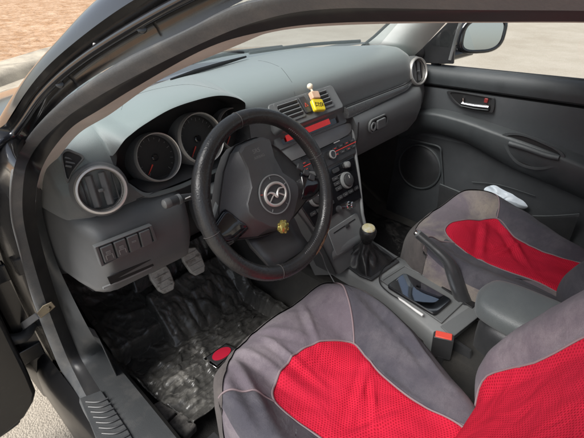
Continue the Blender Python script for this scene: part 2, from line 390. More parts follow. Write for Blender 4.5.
B_1, B_2, B_3, B_4 = back(B_1), back(B_2), back(B_3), back(B_4)
def pair(a, b, lift=0., n=12, seg=6, out=V3((-1, 0, 0))):
    """a rounded strip between two smoothed edges"""
    A, B = smooth(a, n), smooth(b, n); k = min(len(A), len(B)); rows = []
    for i in range(k):
        rows.append([A[i].lerp(B[i], j/seg)+out*lift*math.sin(math.pi*j/seg) for j in range(seg+1)])
    return loft(rows)
M('outer_pillar', pair(B_OUT, B_0, .015, seg=12, out=V3((-.75, -.1, .65))), PAINT, body)
# lower jamb: runs down in front of the driver's feet
low = [  # outer-left, jamb mid, seal outer, seal inner, trim inner  (upright plane, then sill)
    [(-0.8, 0.273, 0.809), (-0.8, 0.599, 0.589), (-0.8, 0.845, 0.321), (-0.8, 0.853, 0.112), (-0.8, 0.737, -0.017)],
    [(-0.785, 0.11, 0.815), (-0.785, 0.24, 0.687), (-0.785, 0.301, 0.579), (-0.785, 0.397, 0.384), (-0.785, 0.434, 0.2)],
    [(-0.765, 0.152, 0.784), (-0.765, 0.259, 0.671), (-0.765, 0.321, 0.559), (-0.765, 0.379, 0.382), (-0.765, 0.4, 0.209)],
    [(-0.755, 0.168, 0.767), (-0.755, 0.254, 0.668), (-0.755, 0.31, 0.559), (-0.755, 0.358, 0.387), (-0.755, 0.384, 0.213)],
    [(-0.735, 0.219, 0.735), (-0.735, 0.302, 0.639), (-0.735, 0.356, 0.525), (-0.735, 0.4, 0.348), (-0.735, 0.409, 0.177)],
    [(-0.715, 0.278, 0.697), (-0.715, 0.337, 0.616), (-0.715, 0.369, 0.485), (-0.715, 0.348, 0.392), (-0.715, 0.286, 0.286)],
]
sil = [
    [(-0.807, 0.541, 0.02), (-0.825, 0.287, 0.02), (-0.839, 0.115, 0.02)],
    [(-0.783, 0.449, 0.075), (-0.8, 0.229, 0.075), (-0.811, 0.059, 0.075)],
    [(-0.766, 0.384, 0.115), (-0.787, 0.197, 0.115), (-0.8, 0.027, 0.115)],
    [(-0.751, 0.386, 0.125), (-0.776, 0.174, 0.125), (-0.79, -0.002, 0.125)],
    [(-0.738, 0.371, 0.125), (-0.754, 0.17, 0.125), (-0.769, -0.008, 0.125)],
    [(-0.674, 0.38, 0.12), (-0.682, 0.125, 0.12), (-0.69, -0.075, 0.12)],
]
LA = [smooth(a+b, 8) for a, b in zip(low, sil)]
J0 = B_0; J1 = [(-0.619, -0.428, 1.091), (-0.625, -0.328, 1.078), (-0.648, -0.178, 1.022), (-0.675, -0.013, 0.958), (-0.701, 0.105, 0.896), (-0.732, 0.202, 0.822), (-0.757, 0.245, 0.762)]
P0, P1 = J0[:-1]+low[0]+sil[0], J1[:-1]+low[1]+sil[1]
M('door_frame', pair(P0, P1, -.010), JAMB, body, label='dusty black painted door opening')
M('frame_flange', tube(smooth([V3(p).lerp(V3(q), .45) for p, q in zip(P0, P1)], 12), .006), PAINT, body)
for q_ in [(-0.664, -0.119, 1.02), (-0.676, -0.027, 0.993), (-0.7, 0.067, 0.935)]:
    M('frame_plug', lathe([(.006, 0), (.0055, .002), (.003, .003), (0, .003)], V3(q_), (-.5, -.75, .35), 16), JAMB, body)
E1, E2, E3 = B_1[:-1]+low[1]+sil[1], B_2[:-1]+low[2]+sil[2], B_3[:-1]+low[4]+sil[4]
M('seal', pair(E1, E2, .012, out=V3((-.85, -.35, .4))), RUB, body, label='grey rubber door seal round the opening')
M('seal_lip', pair(E2, E3, .005, out=V3((-.85, -.35, .4))), RUBD, body)
M('pillar_trim', pair(B_3, B_4, .004), BEIGE, body, label='beige pillar trim beside the windscreen')
def strip(i, j, lift, seg=5):
    rows = []
    for p, q in zip(LA[i], LA[j]): rows.append([p.lerp(q, s/seg)+V3((-.7, -.5, .5))*lift*math.sin(math.pi*s/seg) for s in range(seg+1)])
    return loft(rows)
M('kick_panel', strip(4, 5, .004), SILLP, body, label='dark grey kick panel and sill trim')
# inner side of the sill down to the carpet, and the kick panel wall ahead
inner = LA[5]
M('sill_wall', loft([[p, p+V3((.012, 0, -.02)), V3((p.x+.03, p.y, .0))] for p in inner[len(low[0])*8-10:]]), SILLP, body)
M('kick_wall', loft([[p, V3((-.70, min(p.y+.22, .72), p.z-.01)), V3((-.69, .74, p.z-.02))] for p in inner[:len(low[0])*8-9]]), CARP, body)
# ribbed scuff plate on the sill
sc_loop = [(-0.794, 0.278, 0.131), (-0.746, 0.26, 0.131), (-0.755, 0.108, 0.131), (-0.77, -0.012, 0.131), (-0.837, 0.03, 0.131)]
M('scuff_plate', prism(sc_loop, (0, 0, -.004)), SILLP, body, bevel=.002, label='ribbed black scuff plate on the sill')
for k in range(13):
    a, b = [(-0.789, 0.254, 0.133), (-0.746, 0.224, 0.133)][0], [(-0.789, 0.252, 0.134), (-0.746, 0.222, 0.134)][1]
    dv = V3([(-0.814, 0.033, 0.134)][0])-V3([(-0.789, 0.252, 0.134)][0])
    pa, pb = V3(a)+dv*(k/12.), V3(b)+dv*(k/12.)
    mid = (pa+pb)/2+dv.normalized()*.008
    M('rib', tube(smooth([pa, mid, pb], 5), .0022, 6), PLB, bpy.data.objects['scuff_plate'])
# painted rocker outside the sill
rk = []
for t in range(12):
    y = .55-t*.16
    rk.append([V3((-.79, y, .10)), V3((-.815, y, .075)), V3((-.83, y, .02)), V3((-.835, y, -.06)), V3((-.81, y, -.16)), V3((-.74, y, -.17))])
M('rocker_panel', loft(rk), DARK, body)
# door check strap with its bolt
HN = V3((-.45, -.80, .25)).normalized()
hbk = M('hinge_bracket', prism([V3(p) for p in [(-0.79, 0.384, 0.354), (-0.773, 0.379, 0.37), (-0.754, 0.37, 0.376), (-0.751, 0.364, 0.361), (-0.768, 0.37, 0.35), (-0.787, 0.378, 0.339)]], HN*.004), STEEL, body, bevel=.0015, label='gold coloured check strap bracket with bolt')
M('bolt', lathe([(.006, 0), (.006, .006), (.0045, .008), (0, .008)], V3([(-0.764, 0.372, 0.362)][0])+HN*.003, HN, 6), STEEL, hbk)
M('check_strap', prism([(-0.81, 1.452, -0.486), (-0.81, 0.255, 0.453), (-0.81, 0.234, 0.452), (-0.81, 1.429, -0.517)], (-.004, 0, 0)), PLB, body, bevel=.001)
frow = []
for y, xo, zt in ((.535, -.800, .715), (.55, -.845, .715), (.60, -.865, .716), (.9, -.872, .695), (1.25, -.86, .64), (1.55, -.80, .56), (1.68, -.70, .48)):
    frow.append([V3((xo+.10, y, zt+.012)), V3((xo+.03, y, zt)), V3((xo+.006, y, zt-.03)), V3((xo, y, zt-.10)), V3((xo+.005, y, .35)), V3((xo+.01, y, .10)), V3((xo+.03, y, -.12))])
M('fender', loft(frow), DARK, body)
# floor pan, tunnel and firewall: dark carpet
fl = [V3((x, y, z)) for x, y, z in ()]
def floor_rows():
    rows = []
    for y, z in ((-1.0, -.015), (.2, -.015), (.36, -.01), (.52, .08), (.64, .24), (.68, .60)):
        rows.append([V3((-.70, y, z+.05)), V3((-.66, y, z)), V3((-.2, y, z)), V3((-.13, y, max(z, .06))), V3((-.10, y, max(z, .2))), V3((.15, y, max(z, .2))),
                     V3((.18, y, max(z, .06))), V3((.25, y, z)), V3((.66, y, z)), V3((.72, y, z+.05))])
    return rows
M('floor_carpet', loft(floor_rows()), CARP, body, ang=60)
# left-hand roof panel edge, right pillar, rail over the passenger door
M('pillar_trim', loft([[V3(a), V3(b)] for a, b in zip(
    [(0.654, 0.47, 0.758), (0.638, 0.407, 0.801), (0.615, 0.328, 0.864), (0.591, 0.25, 0.931), (0.553, 0.137, 1.037)], [(0.693, 0.272, 0.73), (0.674, 0.215, 0.784), (0.64, 0.128, 0.878), (0.618, 0.073, 0.939), (0.582, -0.01, 1.039)])], ), PALEP, body, solid=.01, label='pale grey trim of the far windscreen pillar')
M('pillar_edge', tube([(0.66, 0.484, 0.755), (0.644, 0.42, 0.799), (0.62, 0.336, 0.866), (0.595, 0.256, 0.933), (0.557, 0.147, 1.04)], .006, 8), PLB, body)
# windscreen
WS0 = [(-.66, .33, .775), (-.5, .43, .79), (-.2, .515, .795), (.1, .515, .795), (.36, .45, .793), (.6, .36, .785)]
WS1 = [(-.56, -.10, 1.10), (-.42, -.07, 1.13), (-.15, -.03, 1.15), (.1, -.03, 1.15), (.34, -.06, 1.13), (.53, -.1, 1.10)]
A, B = smooth(WS0, 5), smooth(WS1, 5)
M('windscreen', loft([[a.lerp(b, t/6)+V3((0, .03, .03))*math.sin(math.pi*t/6) for t in range(7)] for a, b in zip(A, B)]), GLASS, body)
# bonnet and wipers beyond the glass
rows = []
for i in range(15):
    x = -.80+1.60*i/14; e = (abs(x)/.80)**4
    rows.append([V3((x, .50+.12*(1-e)-.1*e+q*1.05, .755-.03*e-.20*q*q-.05*q*e)) for q in [k/10 for k in range(11)]])
M('bonnet', loft(rows), PAINT, body)
M('cowl', loft([[V3((x, .42+.10*(1-(x/.7)**2), .775)), V3((x, .60+.04*(1-(x/.7)**2), .75))] for x in [-.7+.1*k for k in range(15)]]), PLB, body)
for pts in (((-.28, .55, .80), (.0, .575, .806), (.25, .55, .80)), ((.1, .56, .80), (.35, .50, .80), (.55, .42, .795))):
    M('wiper', tube(smooth(pts, 5), .006, 6), PLB, body)


# roof skin and headlining
rr = []
for k in range(13):
    t_ = k/12; y_ = lerp(-.06, -1.6, t_)
    rr.append([V3((lerp(-.60, .60, q/14), y_-.05*abs(q/7-1)**2*(1-t_), 1.125+.045*(1-abs(q/7-1)**2.6)-.004*t_))  for q in range(15)])
M('roof_skin', loft(rr), PAINT, body)
M('headliner', loft([[p+V3((0, 0, -.018)) for p in r_] for r_ in rr]), BEIGE, body)
# ================================================================== DASHBOARD
dash = thing('dashboard', 'charcoal dashboard with top painted pale with skylight, round vents and centre stack', 'dashboard', (0, .3, .2))
def ws_y(x): return .52-.46*max(0, abs(x-.03)-.05)**1.7
# hood rim and lower lip of the instrument opening: (x, (rim z, lip z, depth))
HOOD = [(-.700, (.706, .706, 0)), (-.592, (.712, .712, 0)), (-.586, (.755, .700, .4)), (-.572, (.776, .682, 1)), (-.545, (.790, .650, 1)), (-.517, (.800, .640, 1)), (-.457, (.815, .634, 1)), (-.396, (.8195, .636, 1)),
        (-.33, (.817, .640, 1)), (-.281, (.803, .650, 1)), (-.250, (.784, .670, 1)), (-.236, (.764, .690, .4)), (-.228, (.722, .722, 0)), (.7, (.722, .722, 0))]
def lint(tab, x):
    if x <= tab[0][0]: return tab[0][1]
    for (xa, a), (xb, b) in zip(tab, tab[1:]):
        if x <= xb:
            t = (x-xa)/(xb-xa); return tuple(lerp(p, q, t) for p, q in zip(a, b))
    return tab[-1][1]
_hx = [h for h in HOOD if -.593 < h[0] < -.227]
def lint_s(x):
    if x <= -.592 or x >= -.228: return lint(HOOD, x)
    for q in range(len(_hx)-1):
        if _hx[q][0] <= x <= _hx[q+1][0]:
            t = (x-_hx[q][0])/(_hx[q+1][0]-_hx[q][0]); out = []
            for c in range(3):
                p1, p2 = _hx[q][1][c], _hx[q+1][1][c]; h = _hx[q+1][0]-_hx[q][0]
                def sl_(a, b_): return (_hx[b_][1][c]-_hx[a][1][c])/(_hx[b_][0]-_hx[a][0])
                m1 = sl_(max(q-1, 0), q+1)*h; m2 = sl_(q, min(q+2, len(_hx)-1))*h
                if q == 0 or q == len(_hx)-2 or c == 2: m1 = m2 = p2-p1
                out.append((2*t**3-3*t*t+1)*p1+(t**3-2*t*t+t)*m1+(-2*t**3+3*t*t)*p2+(t**3-t*t)*m2)
            return tuple(out)
def dash_row(x):
    rim, lip, dep = lint_s(x); yw = ws_y(x)
    edge_drop = .06*sstep(.56, .70, abs(x))+.02*sstep(.30, .66, x)
    zt = .795-edge_drop*.8
    yr = .235+.05*sstep(.64, .73, abs(x))+.12*sstep(-.695, -.722, x)
    face = .205+.05*sstep(.65, .73, abs(x))+.16*sstep(-.695, -.722, x)
    hood = sstep(0, 1, dep)
    h_end = sstep(-.70, -.48, x)*(1-sstep(-.30, -.14, x))     # swelling of the hood skin
    p = [V3((x, yw, zt)), V3((x, lerp(yw, yr, .35), zt+.008+.012*h_end)), V3((x, lerp(yw, yr, .7), lerp(zt+.008, max(zt, rim+.004), h_end)))]
    c_z = lerp(zt-.016, rim+.004, hood); c_y = lerp(yr, .205, hood)
    p.append(V3((x, c_y, c_z)))
    p.append(V3((x, lerp(yr-.014, .196, hood), lerp(zt-.042, rim-.002, hood))))
    zz = lambda t: lerp(zt-.042, .640, t)
    p.append(V3((x, lerp(face+.006, .21, hood), lerp(zz(.2), rim-.010, hood))))
    p.append(V3((x, lerp(face+.004, .275, hood), lerp(zz(.35), rim-.022, hood))))
    p.append(V3((x, lerp(face+.002, .285, hood), lerp(zz(.5), lip+.010, hood))))
    p.append(V3((x, lerp(face, .207, hood), lerp(zz(.65), lip, hood))))
    p.append(V3((x, face-.002, lerp(zz(.85), lip-.008, hood))))
    p.append(V3((x, face+.002, min(.640, lip-.012)))); p.append(V3((x, face+.02, .628)))
    return p
xs = [-.720+.004*i for i in range(int(.512/.004))]+[-.2+.02*i for i in range(46)]
xs = [x for x in xs if x <= .701]
rowsD = [dash_row(x) for x in xs]
def dash_pad():
    v, f = loft(rowsD); m = len(rowsD[0]); ft, fr = [], []
    for q in f:
        i, j = divmod(q[0], m); xm = (xs[i]+xs[min(i+1, len(xs)-1)])/2
        if 4 <= j <= 7 and -.592 < xm < -.228: fr.append(q)
        else: ft.append(q)
    return v, ft, fr
v, ft, fr = dash_pad()
# end caps
for i, xx in ((0, xs[0]), (len(xs)-1, xs[-1])):
    m = len(rowsD[0]); ft.append(tuple(range(i*m, i*m+m)))
top = M('upper_pad', (v, ft), PAD, dash, label='soft dashboard top with pale skylight painted in', ang=50)
M('cluster_recess', (v, fr), HOLE, dash, ang=60)
from mathutils.bvhtree import BVHTree
padtree = BVHTree.FromPolygons([V3(p) for p in v], [q for q in ft if len(q) == 4])
def onto(pts, n, lift=.0):
    out = []
    for p in pts:
        h = padtree.ray_cast(V3(p)+V3(n)*.12, -V3(n), .4)
        out.append((h[0] if h[0] else V3(p))+V3(n)*lift)
    return out
for pts in ([(-0.515, 0.29, 0.8), (-0.48, 0.324, 0.8), (-0.415, 0.343, 0.8), (-0.351, 0.321, 0.8), (-0.297, 0.286, 0.8), (-0.264, 0.262, 0.8)], [(0.03, 0.443, 0.8), (0.025, 0.385, 0.8), (-0.004, 0.299, 0.8), (-0.049, 0.211, 0.8)]):
    M('pad_seam', tube(onto(smooth(pts, 5), V3((0, 0, 1)), -.0003), .0008, 6), mat('seam_grey', (.07, .08, .08), .6), top)
# defroster slot at the foot of the windscreen
M('demister_slot', tube([V3(p)+V3((0, 0, .004)) for p in [(-0.294, 0.436, 0.801), (-0.198, 0.461, 0.801), (-0.083, 0.481, 0.801), (0.032, 0.501, 0.801)]], [.003, .006, .006, .003], 6), HOLE, dash)
M('sun_sensor', lathe([(.012, 0), (.011, .006), (.005, .009), (0, .009)], [(-0.084, 0.51, 0.8)][0], (0, 0, 1), 20), PLA, dash)

# ---- instrument dials
def gauge(c, r, n, nm, needle_a, ticks):
    x, y, n = frame(n); c = V3(c)
    g = M('gauge', lathe([(0, -.012), (r*.93, -.012), (r*.95, -.016)], c, n, 48, cap=False), mat('dial_face', (.018, .018, .018), .5), dash, label=nm)
    M('bezel', ring([(r*.97, .012), (r*.955, .008), (r*.965, .002), (r*1.04, .002), (r*1.035, .009), (r*1.0, .013)], c, n, 56), SILV, g, ang=50)
    M('barrel', ring([(r*.965, .004), (r*.93, -.03), (r*1.0, -.05), (r*1.10, -.045), (r*1.045, .003)], c, n, 56), PLA, g, ang=50)
    tk = []
    for k in range(ticks):
        a = R(232-284*k/(ticks-1)); ln = .13 if k % 2 == 0 else .07
        d = x*math.cos(a)+y*math.sin(a)
        tk.append(box(c+d*r*(.84-ln/2)-n*.0105, r*ln, .0011, .0006, d, n.cross(d), n))
    M('dial_marks', join(*tk), mat('dim_print', (.17, .17, .17), .6), g, smooth=False)
    a = R(needle_a); d = x*math.cos(a)+y*math.sin(a)
    t = n.cross(d)
    M('needle', prism([c-n*.009+d*r*.34+t*.0016, c-n*.009+d*r*.82+t*.0006, c-n*.009+d*r*.82-t*.0006, c-n*.009+d*r*.34-t*.0016], n*.0012), NEED, g, smooth=False)
    M('hub_cap', lathe([(r*.15, -.012), (r*.15, -.009), (r*.11, -.007), (0, -.007)], c, n, 28), GLOSS, g)
    return g
GN = (0, -.94, .34)
gauge((-.480, .240, .701), .053, GN, 'left instrument dial with red needle at rest', 17)  if False else gauge((-.480, .240, .701), .053, GN, 'left instrument dial with red needle at rest', 226, 17)
gauge((-.365, .232, .714), .059, GN, 'larger middle instrument dial with red needle at rest', 228, 23)
gauge((-.254, .240, .704), .053, GN, 'right instrument dial mostly behind the wheel rim', 228, 13)
M('cluster_base', loft([[V3((x, .275, .648)), V3((x, .262, .66)), V3((x, .225, .652)), V3((x, .205, .640))] for x in (-.565, -.5, -.4, -.3, -.25)]), PLB, dash)

# ---- round side vents
def side_vent(c, n, r, lab):
    x, y, n = frame(n); c = V3(c)
    o = M('side_vent', ring([(r*1.0, .009), (r*.92, .0095), (r*.86, .002), (r*.85, -.02), (r*1.02, -.02), (r*1.05, .001)], c, n, 56), SILV, dash, ang=50, label=lab)
    M('vent_pod', ring([(r*1.05, -.002), (r*1.03, -.03), (r*1.25, -.05), (r*1.16, -.012)], c, n, 56), PLA, o)
    M('vent_well', lathe([(0, -.03), (r*.87, -.03), (r*.86, .004)], c, n, 40, cap=False), HOLE, o)
    for q_, tl_ in ((-.30, .75), (.22, .55)):
        M('vane', box(c+x*q_*r-n*.008, .013, r*1.45*math.sqrt(1-q_*q_), .018, (x*.9+n*tl_*.5).normalized(), y, (n*.9-x*tl_*.5).normalized()), PLA, o, bevel=.0025)
    for q_ in (-.62, .60):
        M('vane', box(c+x*q_*r-n*.012, .003, r*1.45*math.sqrt(1-q_*q_), .014, (x*.8+n*.5).normalized(), y, n), PLB, o, bevel=.001)
    for s_ in (-.55, -.2, .2, .55):
        M('cross_slat', box(c+y*s_*r-n*.022, r*1.4*math.sqrt(1-s_*s_), .003, .008, x, y, n), PLB, o)
    M('vent_tab', box(c-x*.03*r+n*.004, .010, .006, .010, x, y, n), PLA, o, bevel=.002)
    return o
side_vent((-.634, .198, .694), (-.22, -.93, .30), .047, 'round vent with worn silver ring at the driver end of the dashboard')
side_vent((.634, .205, .700), (-.12, -.95, .30), .050, 'round vent with thin silver ring at the passenger end of the dashboard')
# little triangular demister outlet beside the left vent
nn_ = V3((-.12, -.70, .70)).normalized()
tr_px = [(-0.668, 0.252, 0.77), (-0.657, 0.254, 0.774), (-0.647, 0.246, 0.767), (-0.637, 0.232, 0.755), (-0.653, 0.227, 0.747), (-0.668, 0.223, 0.741), (-0.682, 0.218, 0.733), (-0.677, 0.235, 0.751)]
tri = onto(smooth(tr_px, 4, True), nn_, .0); tc0 = sum(tri, V3())/len(tri)
mo = M('side_demister', bezel([p-nn_*.006 for p in tri], [p.lerp(tc0, .16)-nn_*.006 for p in tri], nn_*.013), PLA, dash, label='small triangular demister outlet')
M('demister_well', prism([p.lerp(tc0, .1)+nn_*.002 for p in tri], nn_*.0015), HOLE, mo)
e_ = (V3(tr_px[3])-V3(tr_px[0])).normalized(); f_ = nn_.cross(e_)
for k, ln in ((-1, .020), (0, .018), (1, .011)):
    M('slat', box(tc0+f_*(-.008*k)+e_*(-.002*abs(k))+nn_*.0045, ln, .0028, .004, e_, f_, nn_), PLA, mo)

# ---- driver's lower panel with switch bank
def low_panel():
    rows = []
    for k in range(29):
        x = -.718+.266*k/28; e = sstep(-.668, -.70, x) if False else sstep(0, 1, max(0, (-.655-x)/.045))
        r = sstep(0, 1, max(0, (x+.49)/.04))
        off = .05*e*e+.03*r*r+.20*sstep(-.690, -.718, x)
        z0 = .628-.010*(x+.70)/.24
        rows.append([V3((x, .240+off, z0+.010)), V3((x, .208+off, z0+.003)), V3((x, .184+off, z0-.011)), V3((x, .171+off, z0-.034)), V3((x, .166+off, z0-.075)), V3((x, .170+off, z0-.125)), V3((x, .186+off, z0-.165)), V3((x, .205+off, .45-.01*e)),
                     V3((x, .235+off, .438)), V3((x, .30+off*.6, .435)), V3((x, .42, .40))])
    return rows
lp = low_panel()
o = M('lower_panel', loft(lp, cap=True), PLA, dash, ang=60, label='dark lower panel on the driver side')
# switch frame
SW = [(-0.685, 0.159, 0.604), (-0.574, 0.159, 0.597), (-0.569, 0.161, 0.558), (-0.683, 0.161, 0.56)]
swn = V3((0, -.998, -.05)); swc = [V3(p) for p in SW]
M('switch_bezel', bezel([p+(p-sum(swc, V3())/4)*.12-swn*.006 for p in swc], [p-swn*.006 for p in swc], swn*.012), PLA, dash, bevel=.0015)
M('switch_tray', prism([p-swn*.006 for p in swc], swn*.005), HOLE, dash)
u_, w_ = (swc[1]-swc[0])/4, (swc[3]-swc[0])
for k in range(4):
    a = swc[0]+u_*(k+.06)+w_*.06
    b = M('switch', prism([a, a+u_*.88, a+u_*.88+w_*.88, a+w_*.88], swn*.008), PLA, dash, bevel=.002)
    cc = a+u_*.44+w_*.3+swn*.0085
    if k < 3:
        ic = [box(cc+w_*(.06*j), u_.length*.34, .0012, .0006, u_.normalized(), w_.normalized(), swn) for j in range(3-(k == 2))]
        M('switch_icon', join(*ic), GREYPR, b, smooth=False)
    if k < 2:
        q = a+u_*.44+w_*.62+swn*.0085
        M('switch_lamp', join(*[box(q+u_*(.24*sx), .0014, w_.length*.24, .0006, u_.normalized(), w_.normalized(), swn) for sx in (-1, 1)],
          box(q-w_*.13, u_.length*.5, .0014, .0006, u_.normalized(), w_.normalized(), swn)), GREYPR, b, smooth=False)
# slot and bright lip under the switches
M('coin_slot', prism([(-0.681, 0.169, 0.518), (-0.58, 0.172, 0.507), (-0.573, 0.178, 0.482), (-0.677, 0.175, 0.493)], (0, -.003, 0)), HOLE, dash)
M('tray_lip', tube([(-0.692, 0.178, 0.49), (-0.638, 0.178, 0.484), (-0.579, 0.178, 0.48)], .003, 6), PLG, dash)
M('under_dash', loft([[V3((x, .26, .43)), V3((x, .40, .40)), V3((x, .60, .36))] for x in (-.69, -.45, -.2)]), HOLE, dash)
# ---- centre stack frame: s(u, v, d) -> world
SO = V3((0, .21, .645)); SX, SY, SN = frame((0, -.88, .474))
def s(u, v, d=0): return SO+SX*u+SY*v+SN*d
def sbox(u, v, w, h, d0, d1): return box(s(u, v, (d0+d1)/2), w, h, d1-d0, SX, SY, SN)
# stack body: sections down the slope
rows = []
for v_, hw in ((.05, .20), (.02, .205), (-.03, .205), (-.08, .19), (-.14, .168), (-.20, .15), (-.26, .128), (-.32, .105), (-.38, .095), (-.44, .09)):
    rows.append([s(-hw-.004, v_, -.10), s(-hw, v_, -.012), s(-hw+.012, v_, 0), s(0, v_, .004), s(hw-.012, v_, 0), s(hw, v_, -.012), s(hw+.004, v_, -.14)])
M('centre_stack', loft(rows), PLA, dash, ang=50, label='dark centre stack with radio and heater controls')
M('stack_edge', tube([s(hw-.002, v_, .0) for v_, hw in ((-.03, .205), (-.08, .19), (-.14, .168), (-.20, .15), (-.26, .128), (-.32, .105), (-.38, .095))], .006, 8), PLG, dash)
# vent housing on top of the stack
VN = V3((0, -.75, .66)).normalized(); VX, VY, VN = frame(VN)
VO = V3((0, .2, .72))
def vv(u, w, d=0): return VO+VX*u+VY*w+VN*d
M('vent_housing', bezel([vv(a, b) for a, b in rrect(.30, .082, .012)], [vv(a, b) for a, b in rrect(.26, .058, .006)], VN*.010) if False else plate(vv(-.018, -.006, -.03), VX, VY, VN, rrect(.275, .078, .012), .036), PLA, dash, bevel=.003)
for uc in (-.093, .035):
    cv = M('centre_vent', bezel([vv(uc+a, b, .004) for a, b in rrect(.088, .060, .006)], [vv(uc+a, b, .004) for a, b in rrect(.078, .048, .004)], VN*.006), PLA, dash)
    M('vent_well', plate(vv(uc, 0, .005), VX, VY, VN, rrect(.080, .050, .004), .002), HOLE, cv)
    for k in range(4):
        M('slat', box(vv(uc, -.018+.012*k, .010), .078, .0045, .010, VX, (VY*.8-VN*.6), (VN*.8+VY*.6)), PLA, cv, bevel=.001)
M('hazard_switch', plate(vv(-.031, .0, .004), VX, VY, VN, rrect(.026, .050, .005), .008), PLB, dash, bevel=.002)
hz = [vv(-.031+a*.007, -.002+b*.007, .0125) for a, b in ((0, 1), (-.95, -.7), (.95, -.7))]
hi = [vv(-.031+a*.0045, -.0025+b*.0045, .0125) for a, b in ((0, 1), (-.95, -.7), (.95, -.7))]
M('warning_triangle', bezel(hz, hi, VN*.0005), REDPL, bpy.data.objects['hazard_switch'], smooth=False)
# display recess with red screen
M('display_housing', bezel([s(.012+a, 0.003+b, -.002) for a, b in rrect(.318, .062, .008)], [s(.006+a, .004+b, -.002) for a, b in rrect(.255, .046, .004)], SN*.012), PLA, dash, bevel=.002)
M('display_well', sbox(.004, .003, .25, .046, -.001, .004), GLOSS, dash)
M('display', sbox(-.004, .004, .195, .034, .007, .009), REDLCD, dash, label='glowing red strip display')
# silver-grey radio fascia
M('radio_fascia', loft([[s(-.19, -.030, .003), s(-.1, -.028, .006), s(0, -.027, .008), s(.1, -.028, .006), s(.195, -.030, .003)],
                        [s(-.186, -.045, .006), s(-.1, -.045, .012), s(0, -.045, .014), s(.1, -.045, .012), s(.19, -.045, .006)],
                        [s(-.175, -.066, .004), s(-.1, -.068, .009), s(0, -.069, .011), s(.1, -.068, .009), s(.18, -.066, .004)]]), PLG, dash, sub=2, label='grey radio fascia below the display')
M('disc_slot', sbox(.0, -.074, .15, .006, .008, .0125), HOLE, dash)
M('audio_panel', plate(s(0, -.100, .002), SX, SY, SN, rrect(.335, .060, .008), .006), PLB, dash, bevel=.002)
M('audio_line', sbox(.118, -.097, .125, .0022, .0082, .0092), REDLIT, dash)
M('audio_line', sbox(-.105, -.097, .115, .0022, .0082, .0092), REDLIT, dash)
for k in range(4):
    for v_ in (-.088, -.107):
        for sgn in (-1, 1):
            b = M('radio_button', sbox(sgn*(.072+.03*k), v_, .024, .010, .008, .0115), PLB, dash, bevel=.0015)
            M('button_mark', sbox(sgn*(.072+.03*k), v_+.0005, .010, .0018, .0115, .0120), REDLIT if k % 2 == 0 else GREYPR, b)
vk = M('volume_knob', lathe([(.0135, 0), (.013, .014), (.011, .016), (0, .016)], s(.044, -.100, .006), SN, 32), PLB, dash)
M('knob_ring', ring([(.0135, .012), (.013, .0165), (.0105, .0168), (.0105, .012)], s(.044, -.100, .006), SN, 32), SILV, vk)
M('white_label', sbox(.088, -.071, .03, .003, .0125, .0130), WHITE, dash)
# heater panel
M('heater_panel', plate(s(0, -.195, .002), SX, SY, SN, [(-.145, .058), (.150, .058), (.138, 0), (.118, -.075), (-.118, -.075), (-.138, 0)], .005), GLOSS, dash, bevel=.002)
for uc, vc in ((-.076, -.194), (.076, -.194), (0, -.255)):
    if vc < -.2: continue
    kb = M('heater_knob', ring([(.027, .004), (.026, .014), (.021, .016), (.020, .004)], s(uc, vc), SN, 40), PLG, dash)
    M('knob_grip', lathe([(.020, .004), (.019, .022), (.016, .024), (0, .024)], s(uc, vc), SN, 32), PLB, kb)
    M('knob_pointer', box(s(uc, vc+.010, .0245), .0016, .010, .0008, SX, SY, SN), WHITE, kb)
for uc in (-.045, .045, .095, -.095):
    M('heater_button', plate(s(uc, -.150, .007), SX, SY, SN, rrect(.03, .013, .004), .004), PLB, dash, bevel=.001)
for sg in (-1, 1):
    for k in range(3):
        b = M('heater_button', plate(s(sg*(.030+.0), -.172-.016*k, .007), SX, SY, SN, rrect(.026, .012, .003), .004), PLB, dash, bevel=.001)
        M('button_mark', sbox(sg*.030, -.172-.016*k, .010, .0014, .011, .0115), GREYPR, b)
    for k in range(4):
        b = M('heater_button', plate(s(sg*(.022+.028*k), -.232, .007), SX, SY, SN, rrect(.023, .011, .003), .004), PLB, dash, bevel=.001)
        M('button_mark', sbox(sg*(.022+.028*k), -.232, .009, .0014, .011, .0115), GREYPR, b)
M('heater_lever', lathe([(.011, 0), (.010, .014), (.007, .016), (0, .016)], s(.098, -.150, .006), SN, 24), PLG, dash)
M('button_mark', sbox(.05, -.168, .035, .0012, .007, .0076), GREYPR, dash)
M('button_mark', sbox(-.05, -.168, .035, .0012, .007, .0076), GREYPR, dash)
lt = M('lighter', lathe([(.014, 0), (.0135, .012), (.011, .014), (.010, .026), (.008, .028), (0, .028)], s(.045, -.268, .002), SN, 28), CHROME, dash, label='cigarette lighter with silver rim')
M('lighter_cap', lathe([(.0085, .0285), (.008, .031), (0, .031)], s(.045, -.268, .002), SN, 24), PLB, lt)
M('socket_cover', lathe([(.012, 0), (.011, .010), (0, .012)], s(.0, -.262, .002), SN, 24), PLB, dash)
# lower storage flap with dark seam
M('storage_flap', plate(s(.0, -.345, .003), SX, SY, SN, rrect(.15, .085, .01), .004), PLG, dash, bevel=.003)
M('flap_seam', sbox(.0, -.318, .11, .003, .0072, .008), HOLE, dash)
M('flap_catch', sbox(.01, -.322, .018, .012, .0072, .0105), PLB, dash, bevel=.002)

